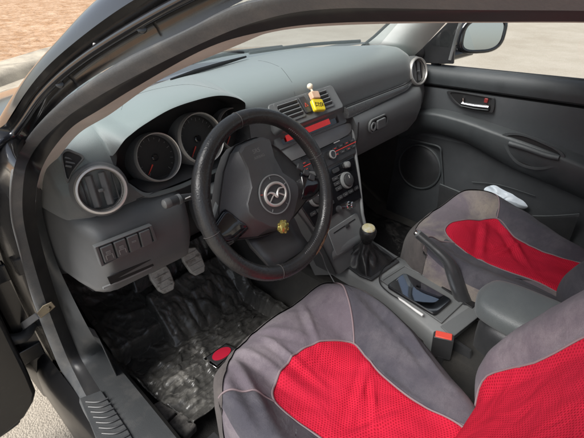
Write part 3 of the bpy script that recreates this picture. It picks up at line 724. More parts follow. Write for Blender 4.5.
# ---- passenger side: satin strip, glovebox
rows = []
for k in range(40):
    t_ = k/39; x = .165+.45*t_
    y = .194+.03*sstep(.5, .66, x); zt, zb = lerp(.672, .674, t_), lerp(.636, .655, t_)
    rows.append([V3((x, y+.006, zt)), V3((x, y-.010, zt-.003)), V3((x, y-.014, (zt+zb)/2)), V3((x, y-.012, zb+.003)), V3((x, y+.008, zb))])
M('trim_strip', loft(rows, cap=True), PIANO, dash, label='satin grey trim strip on the passenger side')
M('strip_crease', tube([V3((.155+.47*k/20, .186+.03*sstep(.5, .66, .155+.47*k/20), .677)) for k in range(21)], .0022, 6), HOLE, dash)
rows = []
for k in range(28):
    x = .19+.515*k/27; e = sstep(.60, .705, x); w = .0
    rows.append([V3((x, .205+.03*e, .640+.012*(x-.19)/.5)), V3((x, .180+.03*e, .636+.012*(x-.19)/.5)), V3((x, .164+.035*e, .612)), V3((x, .160+.04*e, .57)), V3((x, .172+.04*e, .52)), V3((x, .200+.04*e, .475-.01*e)), V3((x, .26+.03*e, .450)), V3((x, .40, .44)), V3((x, .55, .44))])
M('glovebox_lid', loft(rows, cap=True), PLA, dash, ang=60, label='rounded dark glovebox lid with latch')
gl = M('glovebox_latch', plate((.305, .1585, .592), (1, 0, 0), (0, .1, .99), (0, -.99, .1), rrect(.105, .040, .018), .004), HOLE, dash, bevel=.001)
M('latch_rim', bezel([V3((.305+a, .1585+.1*b, .592+.99*b)) for a, b in rrect(.113, .047, .021)], [V3((.305+a, .1585+.1*b, .592+.99*b)) for a, b in rrect(.103, .038, .017)], (0, -.007, .001)), PLA, gl)
M('latch_handle', plate((.312, .1525, .592), (1, 0, 0), (0, .1, .99), (0, -.99, .1), rrect(.050, .032, .006), .008), PLA, gl, bevel=.002)
M('lock_barrel', ring([(.015, .0), (.015, .005), (.009, .005), (.009, 0)], (.270, .1535, .592), (0, -.99, .1), 24), PLG, gl)
M('glovebox_seam', tube([(.19, .158, .626), (.188, .155, .58), (.187, .165, .52), (.186, .19, .475)], .002, 6), HOLE, dash)
# dark wall under the glovebox
M('kick_wall', loft([[V3((.727, y, z)) for z in (-.05, .2, .45, .66)] for y in (.22, .45, .75)]), CARP, body)
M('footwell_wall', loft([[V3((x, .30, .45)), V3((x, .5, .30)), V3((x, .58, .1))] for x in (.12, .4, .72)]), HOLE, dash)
M('stack_side', loft([[s(hw+.001, v_, -.004), V3((hw+.0, .45, s(0, v_).z-.02))] for v_, hw in ((-.03, .205), (-.08, .19), (-.14, .168), (-.20, .15), (-.26, .128), (-.32, .108), (-.38, .10), (-.44, .095))]), PLB, dash)
M('stack_side', loft([[s(-hw-.001, v_, -.004), V3((-hw, .45, s(0, v_).z-.02))] for v_, hw in ((-.03, .205), (-.08, .19), (-.14, .168), (-.20, .15), (-.26, .128), (-.32, .108), (-.38, .10), (-.44, .095))]), PLB, dash)

# ================================================================== STEERING COLUMN AND WHEEL
T = R(26); WC = V3((-.362, 0, .646)); WX = V3((1, 0, 0)); WY = V3((0, math.sin(T), math.cos(T))); WN = V3((0, -math.cos(T), math.sin(T)))
def w(u, v, d=0): return WC+WX*u+WY*v+WN*d
colm = thing('steering_column', 'black steering column shroud behind the wheel with indicator stalk', 'steering column', (-.362, .2, .5))
rows = []
for d, r1, r2 in ((-.05, .05, .045), (-.09, .062, .055), (-.15, .066, .06), (-.24, .07, .066)):
    rows.append([w(r1*math.copysign(abs(math.cos(a))**.7, math.cos(a)), -.012+r2*math.copysign(abs(math.sin(a))**.7, math.sin(a)), d) for a in [2*math.pi*i/24 for i in range(24)]])
M('shroud', loft(rows, cu=True, cap=True), PLA, colm)
M('knee_panel', loft([[V3((x, .215, .625)), V3((x, .23, .56)), V3((x, .25, .50)), V3((x, .28, .43)), V3((x, .5, .40))] for x in (-.462, -.4, -.3, -.2)]), PLB, colm)
sp = [(-0.565, 0.075, 0.682), (-0.538, 0.075, 0.68), (-0.5, 0.075, 0.671), (-0.454, 0.075, 0.65)]
stk = M('indicator_stalk', tube(smooth(sp, 5), [.0095, .0095, .0095, .0095, .0092, .0088, .0082, .0075, .007, .007, .007, .007, .007, .007, .007, .007], 14), PLB, colm, label='black indicator stalk with grey end')
a, b = V3(sp[0]), V3(sp[1]); dd = (a-b).normalized()
M('stalk_end', lathe([(.0098, 0), (.0102, .006), (.009, .012), (.005, .015), (0, .0155)], a-dd*.004, dd, 24), mat('stalk_grey', (.09, .092, .092), .45), stk)
M('stalk_ring', ring([(.0105, 0), (.0105, .006), (.0095, .006), (.0095, 0)], V3(sp[1]), dd, 24), PLA, stk)
M('stalk_icon', box(V3(sp[1]).lerp(V3(sp[2]), .4)+V3((-.002, -.0082, .004)), .012, .0015, .003, (1, 0, 0), (0, .8, .5), (0, -.5, .8)), WHITE, stk)
M('wiper_stalk', tube([w(.05, .01, -.09), w(.10, .015, -.085), w(.135, .018, -.08)], [.007, .008, .009], 12), PLB, colm)

wheel = thing('steering_wheel', 'worn black leather steering wheel with three spokes and winged oval emblem', 'steering wheel', tuple(WC))
RC, RT = .1695, .0165
rows = []
for i in range(112):
    a = 2*math.pi*i/112; d = WX*math.cos(a)+WY*math.sin(a)
    # thumb swellings at ten and two
    g = 1+.10*math.exp(-((math.degrees(a)-28)/14)**2)+.10*math.exp(-((math.degrees(a)-152)/14)**2)
    rows.append([WC+d*(RC+RT*g*math.cos(q))+WN*(RT*1.05*g*math.sin(q)) for q in [2*math.pi*j/20 for j in range(20)]])
M('rim', loft(rows, cu=True, cv=True), LEATH, wheel, label='scuffed black leather rim')
# stitching along the inside of the cover
st = []
for i in range(70):
    a = R(-80+130*i/70); d = WX*math.cos(a)+WY*math.sin(a); t = d.cross(WN)
    st.append(box(WC+d*(RC-RT*.80)+WN*(RT*.66), .0035, .0014, .0014, (d*.8+t*.6).normalized(), t.cross(d), (t*.8-d*.6).normalized()))
rimo = bpy.data.objects['rim']
M('stitching', join(*st), mat('grey_thread', (.12, .12, .12), .8), rimo, smooth=False)
for a0 in (186, 252, 12, 96):
    a = R(a0); d = WX*math.cos(a)+WY*math.sin(a)
    M('cover_seam', tube([WC+d*(RC+RT*1.02*math.cos(q))+WN*(RT*1.07*math.sin(q)) for q in [math.pi*1.9*j/19-.6 for j in range(20)]], .0008, 6), mat('cover_thread', (.05, .045, .045), .8), rimo)
# worn through patch at the lower right
wr = []
for i in range(13):
    a = R(-74+26*i/12); d = WX*math.cos(a)+WY*math.sin(a); wob = .25*math.sin(i*1.9)
    e = math.sin(math.pi*i/12)**.5
    wr.append([WC+d*(RC+RT*1.012*math.cos(q))+WN*(RT*1.062*math.sin(q)) for q in [R(62)+(.75+.15*wob)*e*(j/4-.5) for j in range(5)]])
M('worn_patch', loft(wr), WORN, rimo, label='tan patch where the leather is worn through')
# airbag cover: facetted
outl = [(0, .124), (.03, .123), (.050, .112), (.080, .082), (.112, .034), (.146, -.022), (.142, -.040), (.120, -.052), (.060, -.074), (.02, -.082)]
ridg = [(0, .121), (.028, .120), (.044, .110), (.040, .075), (.048, .034), (.074, .006), (.078, -.012), (.070, -.030), (.040, -.062), (.016, -.076)]
def mirror(l): return l+[(-a, b) for a, b in reversed(l) if a > 1e-6]
O1, R1 = mirror(outl), mirror(ridg)
rows = [[w(a*.98, b*.98, -.055) for a, b in O1], [w(a, b, -.026) for a, b in O1], [w(a*.985, b*.985, -.020) for a, b in O1],
        [w(a, b, .004) for a, b in R1], [w(a*.95, b*.95, .008) for a, b in R1], [w(a*.5, b*.5, .012) for a, b in R1], [w(a*.1, b*.1, .0135) for a, b in R1]]
v, f = loft(rows, cu=True); m_ = len(O1); f.append(tuple(range(6*m_, 7*m_)))
hub = M('airbag_cover', (v, f), HUBP, wheel, ang=28, label='black airbag cover with raised centre')
M('cover_groove', tube([w(a*1.0, b*1.0, -.0195) for a, b in O1], .0016, 6, closed=True), HOLE, hub)
# emblem: ring, oval and winged shape
M('emblem_ring', ring([(.043, .0128), (.043, .0150), (.0405, .0150), (.0405, .0128)], w(0, -.001, 0), WN, 56), PLG, hub)
M('emblem_disc', lathe([(.0405, .0125), (.0405, .0138), (0, .0146)], w(0, -.001, 0), WN, 48), HUBP, hub)
em = [w(.029*math.cos(a), -.001+.0235*math.sin(a), .0165) for a in [2*math.pi*i/48 for i in range(48)]]
M('emblem', tube(em, [.0024+.0012*abs(math.sin(math.pi*i/48)) for i in range(48)], 8, closed=True), SILV, hub, label='silver oval emblem with a winged shape inside')
emb = bpy.data.objects['emblem']
M('emblem_wing', tube(smooth([w(-.0275, .004, .016), w(-.014, .007, .0165), w(-.005, .001, .0175), w(0, -.007, .018), w(.005, .001, .0175), w(.014, .007, .0165), w(.0275, .004, .016)], 6),
    [.0012+.0018*math.sin(math.pi*i/36) for i in range(37)], 8), SILV, emb)
M('emblem_wing', tube(smooth([w(-.022, -.012, .016), w(-.010, -.003, .0165), w(-.0055, -.0005, .017)], 5), .0016, 8), SILV, emb)
M('emblem_wing', tube(smooth([w(.022, -.012, .016), w(.010, -.003, .0165), w(.0055, -.0005, .017)], 5), .0016, 8), SILV, emb)
for k in range(5):
    a = R(90+72*k); M('emblem_mark', box(w(.0365*math.cos(a), -.001+.0365*math.sin(a), .0145), .006, .0012, .001, WX*math.cos(a)+WY*math.sin(a), WY*math.cos(a)-WX*math.sin(a), WN), REDPL if k in (1,) else PLG, hub)
# moulded safety lettering at the top of the cover
def text(body_, size, o, X, Y, mt, parent, nm, ext=.0004):
    cu = bpy.data.curves.new(nm, 'FONT'); cu.body = body_; cu.size = size; cu.align_x = 'CENTER'; cu.extrude = ext
    tmp = bpy.data.objects.new(nm, cu); COL.objects.link(tmp)
    bpy.context.view_layer.update()
    me = bpy.data.meshes.new_from_object(tmp.evaluated_get(bpy.context.evaluated_depsgraph_get()))
    bpy.data.objects.remove(tmp)
    X, Y = V3(X).normalized(), V3(Y).normalized(); N = X.cross(Y)
    for q in me.vertices: q.co = V3(o)+X*q.co.x+Y*q.co.y+N*q.co.z
    ob = bpy.data.objects.new(nm, me); COL.objects.link(ob)
    return finish(ob, mt, parent, False, 0, 0, None, 0, 0)
text('SRS', .013, w(-.004, .094, .0095), WX, WY*.97-WN*.1, mat('moulded_grey', (.11, .11, .11), .5), hub, 'airbag_lettering')
text('AIRBAG', .0085, w(-.002, .082, .0102), WX, WY*.97-WN*.1, mat('moulded_grey', (.11, .11, .11), .5), hub, 'airbag_lettering')
# spokes: two side spokes with gloss inserts, twin lower spoke
for sg in (-1, 1):
    rows = []
    for u_, vt, vb, d in ((.085, .045, -.060, -.032), (.115, .030, -.064, -.024), (.140, .010, -.062, -.016), (.160, .000, -.056, -.006)):
        rows.append([w(sg*u_, vt, d-.012), w(sg*u_, vt-.004, d), w(sg*u_, (vt+vb)/2, d+.006), w(sg*u_, vb+.004, d), w(sg*u_, vb, d-.012), w(sg*u_, (vt+vb)/2, d-.02)])
    spk = M('spoke', loft(rows, cu=True, cap=True), PLA, wheel)
    A_ = [(.098, -.018), (.112, .012), (.138, .003), (.160, -.010)]; B_ = [(.080, -.048), (.100, -.052), (.128, -.056), (.154, -.046)]
    A_, B_ = smooth([V3((p, q, 0)) for p, q in A_], 5), smooth([V3((p, q, 0)) for p, q in B_], 5); rows = []
    for p, q in zip(A_, B_):
        rows.append([w(sg*lerp(p.x, q.x, t_/8), lerp(p.y, q.y, t_/8), -.012+.012*math.sin(math.pi*t_/8)**.6+.05*max(0, lerp(p.x, q.x, t_/8)-.135)) for t_ in range(9)])
    M('spoke_insert', loft(rows), GLOSS, spk, ang=0, solid=.004, label='gloss black insert on the spoke')
for k in range(3):
    M('thumb_switch', plate(w(.108+.012*k, .026-.017*k, -.004), (WX*.75-WY*.6).normalized(), (WX*.6+WY*.75).normalized(), WN, rrect(.018, .014, .004), .006), PLB, wheel, bevel=.0015)
lsp = [[w(a, -.07, -.04), w(a, -.09, -.034), w(a*.9, -.12, -.022), w(a*.85, -.150, -.004)] for a in (-.07, -.04, 0, .04, .07)]
M('lower_spoke', loft(lsp), PLB, wheel, solid=.012)
# gold trinket hanging off the cover
ch = thing('gold_charm', 'small round gold charm stuck on the lower edge of the wheel centre', 'charm', tuple(w(-.004, -.076, .01)))
M('charm_body', lathe([(0, -.006), (.012, -.004), (.0145, .003), (.011, .009), (.006, .012), (0, .012)], w(-.006, -.074, .004), WN, 24), GOLD, ch)
M('charm_petals', join(*[lathe([(0, 0), (.0045, .002), (.004, .006), (0, .007)], w(-.006+.0115*math.cos(a), -.074+.0115*math.sin(a), .006), WN, 10) for a in [2*math.pi*i/8 for i in range(8)]]), GOLD, ch)
M('charm_loop', ring([(.004, 0), (.005, .001), (.004, .002), (.003, .001)], w(-.004, -.058, .006), WN, 20), GOLD, ch)

# ================================================================== PEDALS, MAT
def pedal(nm, lab, c, n, px_loop):
    t = thing(nm, lab, 'pedal', tuple(V3(c)+V3((0, .12, .25))))
    x, y, n = frame(n); c = V3(c)
    M('pad', prism([c+x*a*.94+y*b*.94 for a, b in px_loop], n*.014), MUDP, t, bevel=.004)
    pd = t.children[0] if t.children else None
    for k in range(4): M('grip_rib', box(c+n*.015+y*(-.030+.019*k), .046, .004, .003, x, y, n), MUDP, pd, bevel=.001)
    M('arm', tube(smooth([c-n*.004, c-n*.03+V3((0, .03, .04)), c+V3((0, .12, .14)), c+V3((0, .16, .28))], 5), .009, 8), PLB, t)
    return t
PL = [(-.030, .040), (-.036, .015), (-.030, -.030), (-.018, -.048), (.016, -.050), (.028, -.034), (.034, .012), (.028, .040), (.0, .050)]
pedal('clutch_pedal', 'worn muddy rubber pedal nearest the door', (-.455, .400, .245), (0, -.80, .60), PL)
pedal('brake_pedal', 'worn muddy rubber pedal beside the steering column', (-.335, .405, .240), (0, -.80, .60), PL)

fm = thing('floor_mat', 'black rubber mat caked in dried grey mud in the driver footwell', 'floor mat', (-.42, .3, 0))
def mat_z(x, y):
    z = .022
    # toe board bulge on the right two thirds, foot rest on the left
    t = sstep(.28, .45, y)
    PR = [(.325, 0), (.408, .090), (.414, .094), (.461, .130), (.468, .100), (.52, .105), (.66, .36)]
    ramp = 0
    for (ya, za), (yb, zb_) in zip(PR, PR[1:]):
        if y >= ya: ramp = lerp(za, zb_, min(1, (y-ya)/(yb-ya)))
    l = sstep(-.483, -.494, x)
    fr = .058*sstep(.386, .400, y)+.40*max(0, y-.402)+.5*max(0, y-.56)
    z += lerp(ramp, fr, l)
    z += .05*sstep(-.205, -.175, x)+.035*sstep(-.632, -.652, x)*(1-.6*t)+.026*sstep(.095, .065, y)
    q = sstep(.31, .345, y)*(1-sstep(.40, .42, y))*(1-l)
    rd = lambda v: 1-abs(v)*2
    return z+.005*noise.noise(V3((x*9, y*9, 3)))+.007*max(0, rd(noise.noise(V3((x*13-y*5, y*11+x*6, 5)))))**2+.0035*max(0, rd(noise.noise(V3((x*30+y*9, y*26, 8)))))**2+.016*q*noise.noise(V3((x*26, y*20, 3)))+.007*q*noise.noise(V3((x*60, y*45, 7)))
rows = []
for i in range(230):
    y = .055+.60*i/229; rows.append([])
    for j in range(180):
        x = -.657+.50*j/179
        # the outer edge of the tray follows the sill
        xx = max(x, -.657+.04*sstep(.38, .05, y))
        z = mat_z(xx, y)
        z += .0065*sstep(-.1, .3, math.sin(y*2*math.pi/.026+x*5+.8*noise.noise(V3((x*8, y*8, 2)))))*sstep(.315, .30, y)*sstep(-.60, -.58, x)*sstep(-.215, -.235, x)*sstep(.09, .11, y)
        rows[-1].append(V3((xx, y, z)))
M('mat_tray', loft(rows), MUD, fm, ang=0, solid=.004)
bd = [(-0.459, 0.212, 0.036), (-0.382, 0.209, 0.036), (-0.37, 0.166, 0.036), (-0.455, 0.163, 0.036)]; bc = sum((V3(q) for q in bd), V3())/4
bf = M('mat_plate', prism([bc+(V3(p)-bc)*1.15 for p in bd], (0, 0, .004)), CHROME, fm, bevel=.0015)
M('plate_field', prism([bc+(V3(p)-bc)*.95+V3((0, 0, .0045)) for p in bd], (0, 0, .001)), PLB, bf)
e1, e2 = (V3(bd[1])-V3(bd[0]))/2, (V3(bd[3])-V3(bd[0]))/2
M('plate_emblem', prism([bc+e1*.82*math.cos(a)+e2*.8*math.sin(a)+V3((0, 0, .0055)) for a in [2*math.pi*i/28 for i in range(28)]], (0, 0, .002)), REDBADGE, bf, label='red oval on the mat plate')
# passenger mat
pm = M('passenger_mat', loft([[V3((x, y, z+.012*noise.noise(V3((x*7, y*7, 1))))) for x in [.22+.042*k for k in range(11)]] for y, z in [(-.1+.06*j, .018+.20*sstep(.3, .62, -.1+.06*j)) for j in range(12)]]), mud_mat('dim_mat', (.012, .012, .013), (.07, .065, .06)), ang=0, solid=.004)
tag(pm, 'dark dusty mat in the passenger footwell below the glovebox', 'floor mat')

# ================================================================== SEATS
def pad_rows(cx, cy, a, b, nexp, hf, ox, X, Y, N, zbot, rings=26, seg=96, r0=.80, drop=.055, wp=None):
    """cushion: concentric super-ellipse rings over height field hf(xs, ys), then side wall to zbot"""
    rows = []
    def P(t, r):
        c_, s_ = math.cos(t), math.sin(t)
        return a*r*math.copysign(abs(c_)**(2/nexp), c_), b*r*math.copysign(abs(s_)**(2/nexp), s_)
    for i in range(1, rings+1):
        r = i/rings; row = []
        for j in range(seg):
            x, y = P(2*math.pi*j/seg, r)
            q = max(0, (r-r0)/(1-r0)); h = hf(x, y)-drop*(1-math.sqrt(max(0, 1-q*q)))
            row.append(ox+X*(cx+(wp(x, cy+y) if wp else x))+Y*(cy+y)+N*h)
        rows.append(row)
    for k in range(1, 5):
        row = []
        for j in range(seg):
            x, y = P(2*math.pi*j/seg, 1+.012*math.sin(math.pi*k/4)-.02*(k/4))
            h0 = hf(*P(2*math.pi*j/seg, 1))-drop
            row.append(ox+X*(cx+(wp(x, cy+y) if wp else x))+Y*(cy+y)+N*lerp(h0, zbot, k/4))
        rows.append(row)
    v, f = loft(rows, cu=True); v.append(ox+X*cx+Y*cy+N*hf(0, 0)); k = len(v)-1
    f += [(k, j, (j+1) % seg) for j in range(seg)]
    return v, f
def surf_h(x, y, a, b, nexp, hf, r0=.80, drop=.055):
    r = ((abs(x)/a)**nexp+(abs(y)/b)**nexp)**(1/nexp); q = min(1, max(0, (r-r0)/(1-r0)))
    return hf(x, y)-drop*(1-math.sqrt(max(0, 1-q*q)))
def patch(loop, hfun, ox, X, Y, N, lift, rings=22, wp=None):
    """star-shaped patch whose outline is a 2-D loop, laid on the cushion surface"""
    c = (sum(p[0] for p in loop)/len(loop), sum(p[1] for p in loop)/len(loop)); rows = []
    for i in range(1, rings+1):
        t = i/rings
        rows.append([ox+X*(wp(x, y) if wp else x)+Y*y+N*(hfun(x, y)+lift*min(1, (1-t)*8+.15)) for x, y in [(lerp(c[0], p[0], t), lerp(c[1], p[1], t)) for p in loop]])
    v, f = loft(rows, cu=True); n = len(loop); v.append(ox+X*(wp(*c) if wp else c[0])+Y*c[1]+N*(hfun(*c)+lift)); k = len(v)-1
    return v, f+[(k, j, (j+1) % n) for j in range(n)]
def seam(pts, hfun, ox, X, Y, N, r=.0022, lift=.001, k=8, closed=False, wp=None):
    P = smooth([V3((p[0], p[1], 0)) for p in pts], k, closed)
    return tube([ox+X*(wp(p.x, p.y) if wp else p.x)+Y*p.y+N*(hfun(p.x, p.y)+lift) for p in P], r, 6, closed)
def sl(pts, k=8): return [(p.x, p.y) for p in smooth([V3((a, b, 0)) for a, b in pts], k, True)]

def make_seat(lab, cx, dy, fab, fabside, key, ins, seam_l, seam_r, creases, group):
    t = thing('front_seat', lab, 'car seat', (cx, -.3, .02), group)
    SH = .020; cb_ = cx; cx = cx-SH
    ins, seam_l, seam_r = [[(p+SH, q) for p, q in L_] for L_ in (ins, seam_l, seam_r)]
    O = V3((cx, dy, 0)); X, Y, N = V3((1, 0, 0)), V3((0, 1, 0)), V3((0, 0, 1))
    a, b, ne = .237, .287, 2.6; cy = -.27
    def fit(L_):
        out = []
        for p, q in L_:
            r_ = ((abs(p)/a)**ne+(abs(q-cy)/b)**ne)**(1/ne); k_ = min(1, .985/max(r_, 1e-6)); out.append((p*k_, cy+(q-cy)*k_))
        return out
    def wp(x, y):
        if x < -.04: return x*(1+.085*sstep(-.04, -.20, x)*sstep(-.42, -.30, y))
        return x*(1-.20*sstep(-.20, -.44, y)) if x > .10 else (x if x < .05 else x*(1-.20*sstep(-.20, -.44, y)*sstep(.05, .10, x)))
    def hf(x, y):    # x across, y along the seat, both from the centre of the cushion
        h = .292+.046*sstep(.10, .19, abs(x+.02))*sstep(.30, -.02, abs(y)-.12)-.03*sstep(.12, .22, x)*sstep(.05, -.18, y)
        h += .040*sstep(.02, .18, y)
        h -= .035*sstep(.20, .285, y)
        for (px, py, ang, ln, wd, am) in creases:
            dx, dy_ = x-px, y-py; c_, s_ = math.cos(R(ang)), math.sin(R(ang)); u_, v_ = dx*c_+dy_*s_, -dx*s_+dy_*c_
            h += 1.35*am*math.exp(-(u_/ln)**2)*(math.exp(-(v_/wd)**2)-.6*math.exp(-((v_-wd*2.2)/wd)**2))
        h += .0045*noise.noise(V3((x*11, y*11, cx)))+.0028*noise.noise(V3((x*30+y*14, y*22, cx+3)))
        return h
    cu = M('cushion', pad_rows(0, cy, a, b, ne, hf, O, X, Y, N, .10, rings=60, seg=200, wp=wp), fab, t, ang=0, label='faded grey cloth seat cushion')
    def H(x, y): return surf_h(x, y-cy, a, b, ne, hf)
    M('cushion_insert', patch(sl(ins), H, O, X, Y, N, .004, 40, wp), mesh_fabric('red_mesh_'+key, (.58, .014, .038), (.30, .006, .018), .0054, ((.8, .6, 0), (-.6, .8, 0))), t, ang=0, label='red perforated mesh panel of the cushion')
    n0 = len(ins)
    li, ri = seam_l[-1], seam_r[-1]
    left = seam_l[::-1]+[(-.235, -.20), (-.24, -.27), (-.235, -.38), (-.200, -.49), (-.14, -.52)]+[p for p in ins if p[0] < -.09 and p[1] < -.24 and p[1] > -.49][::-1]
    right = seam_r[::-1]+[(.208, -.10), (.225, -.17), (.232, -.26), (.228, -.38), (.200, -.49), (.12, -.52)]+[p for p in ins if p[0] > .0 and p[1] < -.24 and p[1] > -.49][::-1]
    for lp_ in (left, right):
        M('side_bolster', patch(fit(sl(lp_, 6)), H, O, X, Y, N, .0035, 36, wp), fabside, t, ang=0, label='darker grey cloth on the cushion bolster')
    for sm_ in (seam_l, seam_r): M('piping', seam(fit(sm_), H, O, X, Y, N, .0022, .003, wp=wp), PIPE, cu)
    M('piping', seam(ins, H, O, X, Y, N, .0024, .002, closed=True, wp=wp), PIPE, cu)
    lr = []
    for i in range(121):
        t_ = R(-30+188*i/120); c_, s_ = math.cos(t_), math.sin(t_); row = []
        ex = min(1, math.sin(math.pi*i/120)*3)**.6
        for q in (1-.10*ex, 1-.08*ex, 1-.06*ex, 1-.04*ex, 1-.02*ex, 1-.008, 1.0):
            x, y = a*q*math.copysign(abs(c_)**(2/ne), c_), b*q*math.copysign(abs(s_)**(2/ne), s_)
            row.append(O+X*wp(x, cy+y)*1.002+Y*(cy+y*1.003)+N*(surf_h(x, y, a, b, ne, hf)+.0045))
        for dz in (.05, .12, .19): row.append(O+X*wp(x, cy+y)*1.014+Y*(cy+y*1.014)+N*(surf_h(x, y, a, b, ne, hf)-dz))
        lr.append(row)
    M('front_lip', loft(lr), SEATB, t, ang=0, label='dark band along the front edge of the cushion, shade in its colour')
    # backrest
    lean = R(27); BY = V3((0, -math.sin(lean), math.cos(lean))); BN = V3((0, math.cos(lean), math.sin(lean)))
    OB = V3((cb_, -.485+dy, .30))
    def hb(x, y):
        h = .055*sstep(.10, .19, abs(x))*(1-.6*sstep(-.1, .35, y))-.010*math.cos(x*9)
        h += .006*noise.noise(V3((x*9, y*9, cx+5)))+.002*noise.noise(V3((x*30, y*30, cx+9)))
        return h
    ab, bb, nb = .268, .37, 3.0; cyb = .30
    def HB(x, y): return surf_h(x, y-cyb, ab, bb, nb, hb, .76, .10)
    M('backrest', pad_rows(0, cyb, ab, bb, nb, hb, OB, X, BY, BN, -.13, r0=.76, drop=.10, rings=50, seg=180), fab, t, ang=0, label='faded grey cloth backrest')
    bi = [(-.132, .02), (-.135, .2), (-.135, .40), (-.10, .56), (0, .58), (.10, .56), (.130, .40), (.128, .2), (.132, .02), (0, -.03)]
    M('backrest_insert', patch(sl(bi), HB, OB, X, BY, BN, .004, 40), mesh_fabric('red_back_mesh_'+key, (.58, .014, .038), (.30, .006, .018), .0058, ((.77, BY.y*.64, BY.z*.64), (-.64, BY.y*.77, BY.z*.77))), t, ang=0, label='red perforated mesh panel of the backrest')
    M('piping', seam(bi, HB, OB, X, BY, BN, .0022, .002, closed=True), PIPE, cu)
    bl = sl([(-.142, .03), (-.20, .0), (-.248, .08), (-.255, .30), (-.235, .5), (-.15, .52), (-.142, .40), (-.142, .2)], 6)
    M('back_bolster', patch(bl, HB, OB, X, BY, BN, .004, 30), fabside, t, ang=0)
    M('seat_base', box((cx, -.29+dy, .07), .40, .44, .09), PLB, t, bevel=.01)
    for sx in (-1, 1):
        M('seat_rail', box((cx+sx*.20, -.27+dy, .018), .035, .56, .035), PLB, t, bevel=.004)
    return t
CR = [(-.10, .16, 100, .10, .010, .007), (-.16, .12, 75, .09, .010, .008), (-.02, .20, 120, .07, .009, .005), (.06, .17, 60, .06, .008, .005), (.02, -.02, 20, .08, .008, .004), (-.05, -.09, -25, .07, .007, .004), (.20, .02, 80, .1, .012, .007), (-.05, .14, 95, .08, .007, .005), (.17, -.10, 70, .08, .010, .006), (.0, -.06, 35, .05, .006, .004)]
INS = [(-.162, -.19), (-.138, -.161), (-.085, -.146), (-.028, -.148), (.027, -.170), (.074, -.212), (.052, -.29), (.038, -.364), (.042, -.42), (.055, -.50), (-.05, -.53), (-.15, -.50), (-.150, -.40), (-.150, -.318), (-.158, -.25)]
ds = make_seat('near seat with grey cloth cover and red mesh panels, cushion in full view', -.385, 0, FAB, FABD, 'near', INS, [(-.246, -.105), (-.212, -.134), (-.180, -.165), (-.162, -.19)], [(.178, -.06), (.15, -.12), (.108, -.179), (.074, -.212)], CR, 'front seats')
CR2 = [(-.02, .05, 20, .10, .010, .006), (.04, -.03, 40, .09, .010, .006), (-.12, .15, 90, .08, .012, .004), (.0, -.02, -20, .07, .008, .005)]
INS2 = [(-.13, -.165), (-.118, -.130), (-.09, -.110), (-.04, -.112), (.03, -.150), (.10, -.205), (.070, -.29), (.05, -.37), (.055, -.43), (.07, -.50), (-.03, -.53), (-.12, -.50), (-.125, -.40), (-.128, -.30), (-.13, -.23)]
ps = make_seat('far seat with tan stained grey cover and red mesh panels beside the passenger door', .345, -.052, FABT, FABD, 'far', INS2, [(-.24, -.115), (-.20, -.11), (-.16, -.135), (-.13, -.165)], [(.215, -.10), (.18, -.16), (.14, -.19), (.10, -.205)], CR2, 'front seats')
# grey covers over the front ends of the driver seat rail
M('rail_cover', prism([(-0.653, 0.202, 0.03), (-0.613, 0.195, 0.03), (-0.61, 0.137, 0.03), (-0.654, 0.132, 0.03)], (0, 0, -.03)), STONE, ds, bevel=.006, label='dirty grey rail end cover by the sill')
M('rail_cover', prism([(-0.654, 0.124, 0.03), (-0.609, 0.128, 0.03), (-0.605, 0.062, 0.03), (-0.649, 0.057, 0.03)], (0, 0, -.03)), STONE, ds, bevel=.006, label='dirty grey rail end cover by the mat corner')
# belt buckle between driver seat and console
bkX, bkY, bkN = V3((.35, -.93, .06)).normalized(), V3((-.12, .05, 1)).normalized(), None
bkN = bkX.cross(bkY).normalized(); bkY = bkN.cross(bkX)
bc_ = V3((-.112, -.350, .232))
bk = M('belt_buckle', plate(bc_-bkN*.011, bkX, bkY, bkN, rrect(.050, .078, .006), .022), PLB, ds, bevel=.003, label='black belt buckle with red release button')
M('release_button', box(bc_+bkY*.0365-bkN*.001, .040, .010, .020, bkX, bkY, bkN), REDPL, bk, bevel=.002)
M('buckle_stalk', tube(smooth([bc_-bkY*.03, bc_-bkY*.08, V3((-.125, -.40, .09))], 4), .013, 8), PLB, bk)

# ================================================================== CENTRE CONSOLE
con = thing('centre_console', 'grey plastic centre console between the seats with tray and armrest', 'centre console', (.03, -.2, .1))
CL = [(-0.034, 0.128, 0.25), (-0.042, 0.012, 0.25), (-0.047, -0.102, 0.25), (-0.077, -0.236, 0.25), (-0.106, -0.343, 0.25)]; CRR = [(0.15, 0.064, 0.25), (0.136, -0.017, 0.25), (0.123, -0.093, 0.25), (0.122, -0.247, 0.25), (0.113, -0.38, 0.25)]
A, B = smooth(CL, 5), smooth(CRR, 5)
rows = []
for p, q in zip(A, B):
    rows.append([p+V3((-.012, 0, -.20)), p+V3((-.006, 0, -.012)), p+V3((.004, 0, 0)), p.lerp(q, .3)+V3((0, 0, .002)), p.lerp(q, .7)+V3((0, 0, .002)), q+V3((-.004, 0, 0)), q+V3((.006, 0, -.012)), q+V3((.012, 0, -.20))])
M('console_deck', loft(rows, cap=True), PLG, con, ang=50, label='grey console deck')
gq = [(-0.022, 0.075, 0.254), (0.044, 0.068, 0.254), (0.124, 0.023, 0.254), (0.089, -0.094, 0.253), (-0.04, -0.083, 0.254), (-0.046, -0.048, 0.254)]
gc = sum((V3(q) for q in gq), V3())/6
M('lever_surround', bezel([gc+(V3(p)-gc)*1.07 for p in gq], [gc+(V3(p)-gc)*.94 for p in gq], (0, 0, .006)), PLB, con, bevel=.0015)
M('surround_well', prism([gc+(V3(p)-gc)*.95 for p in gq], (0, 0, .002)), HOLE, con)
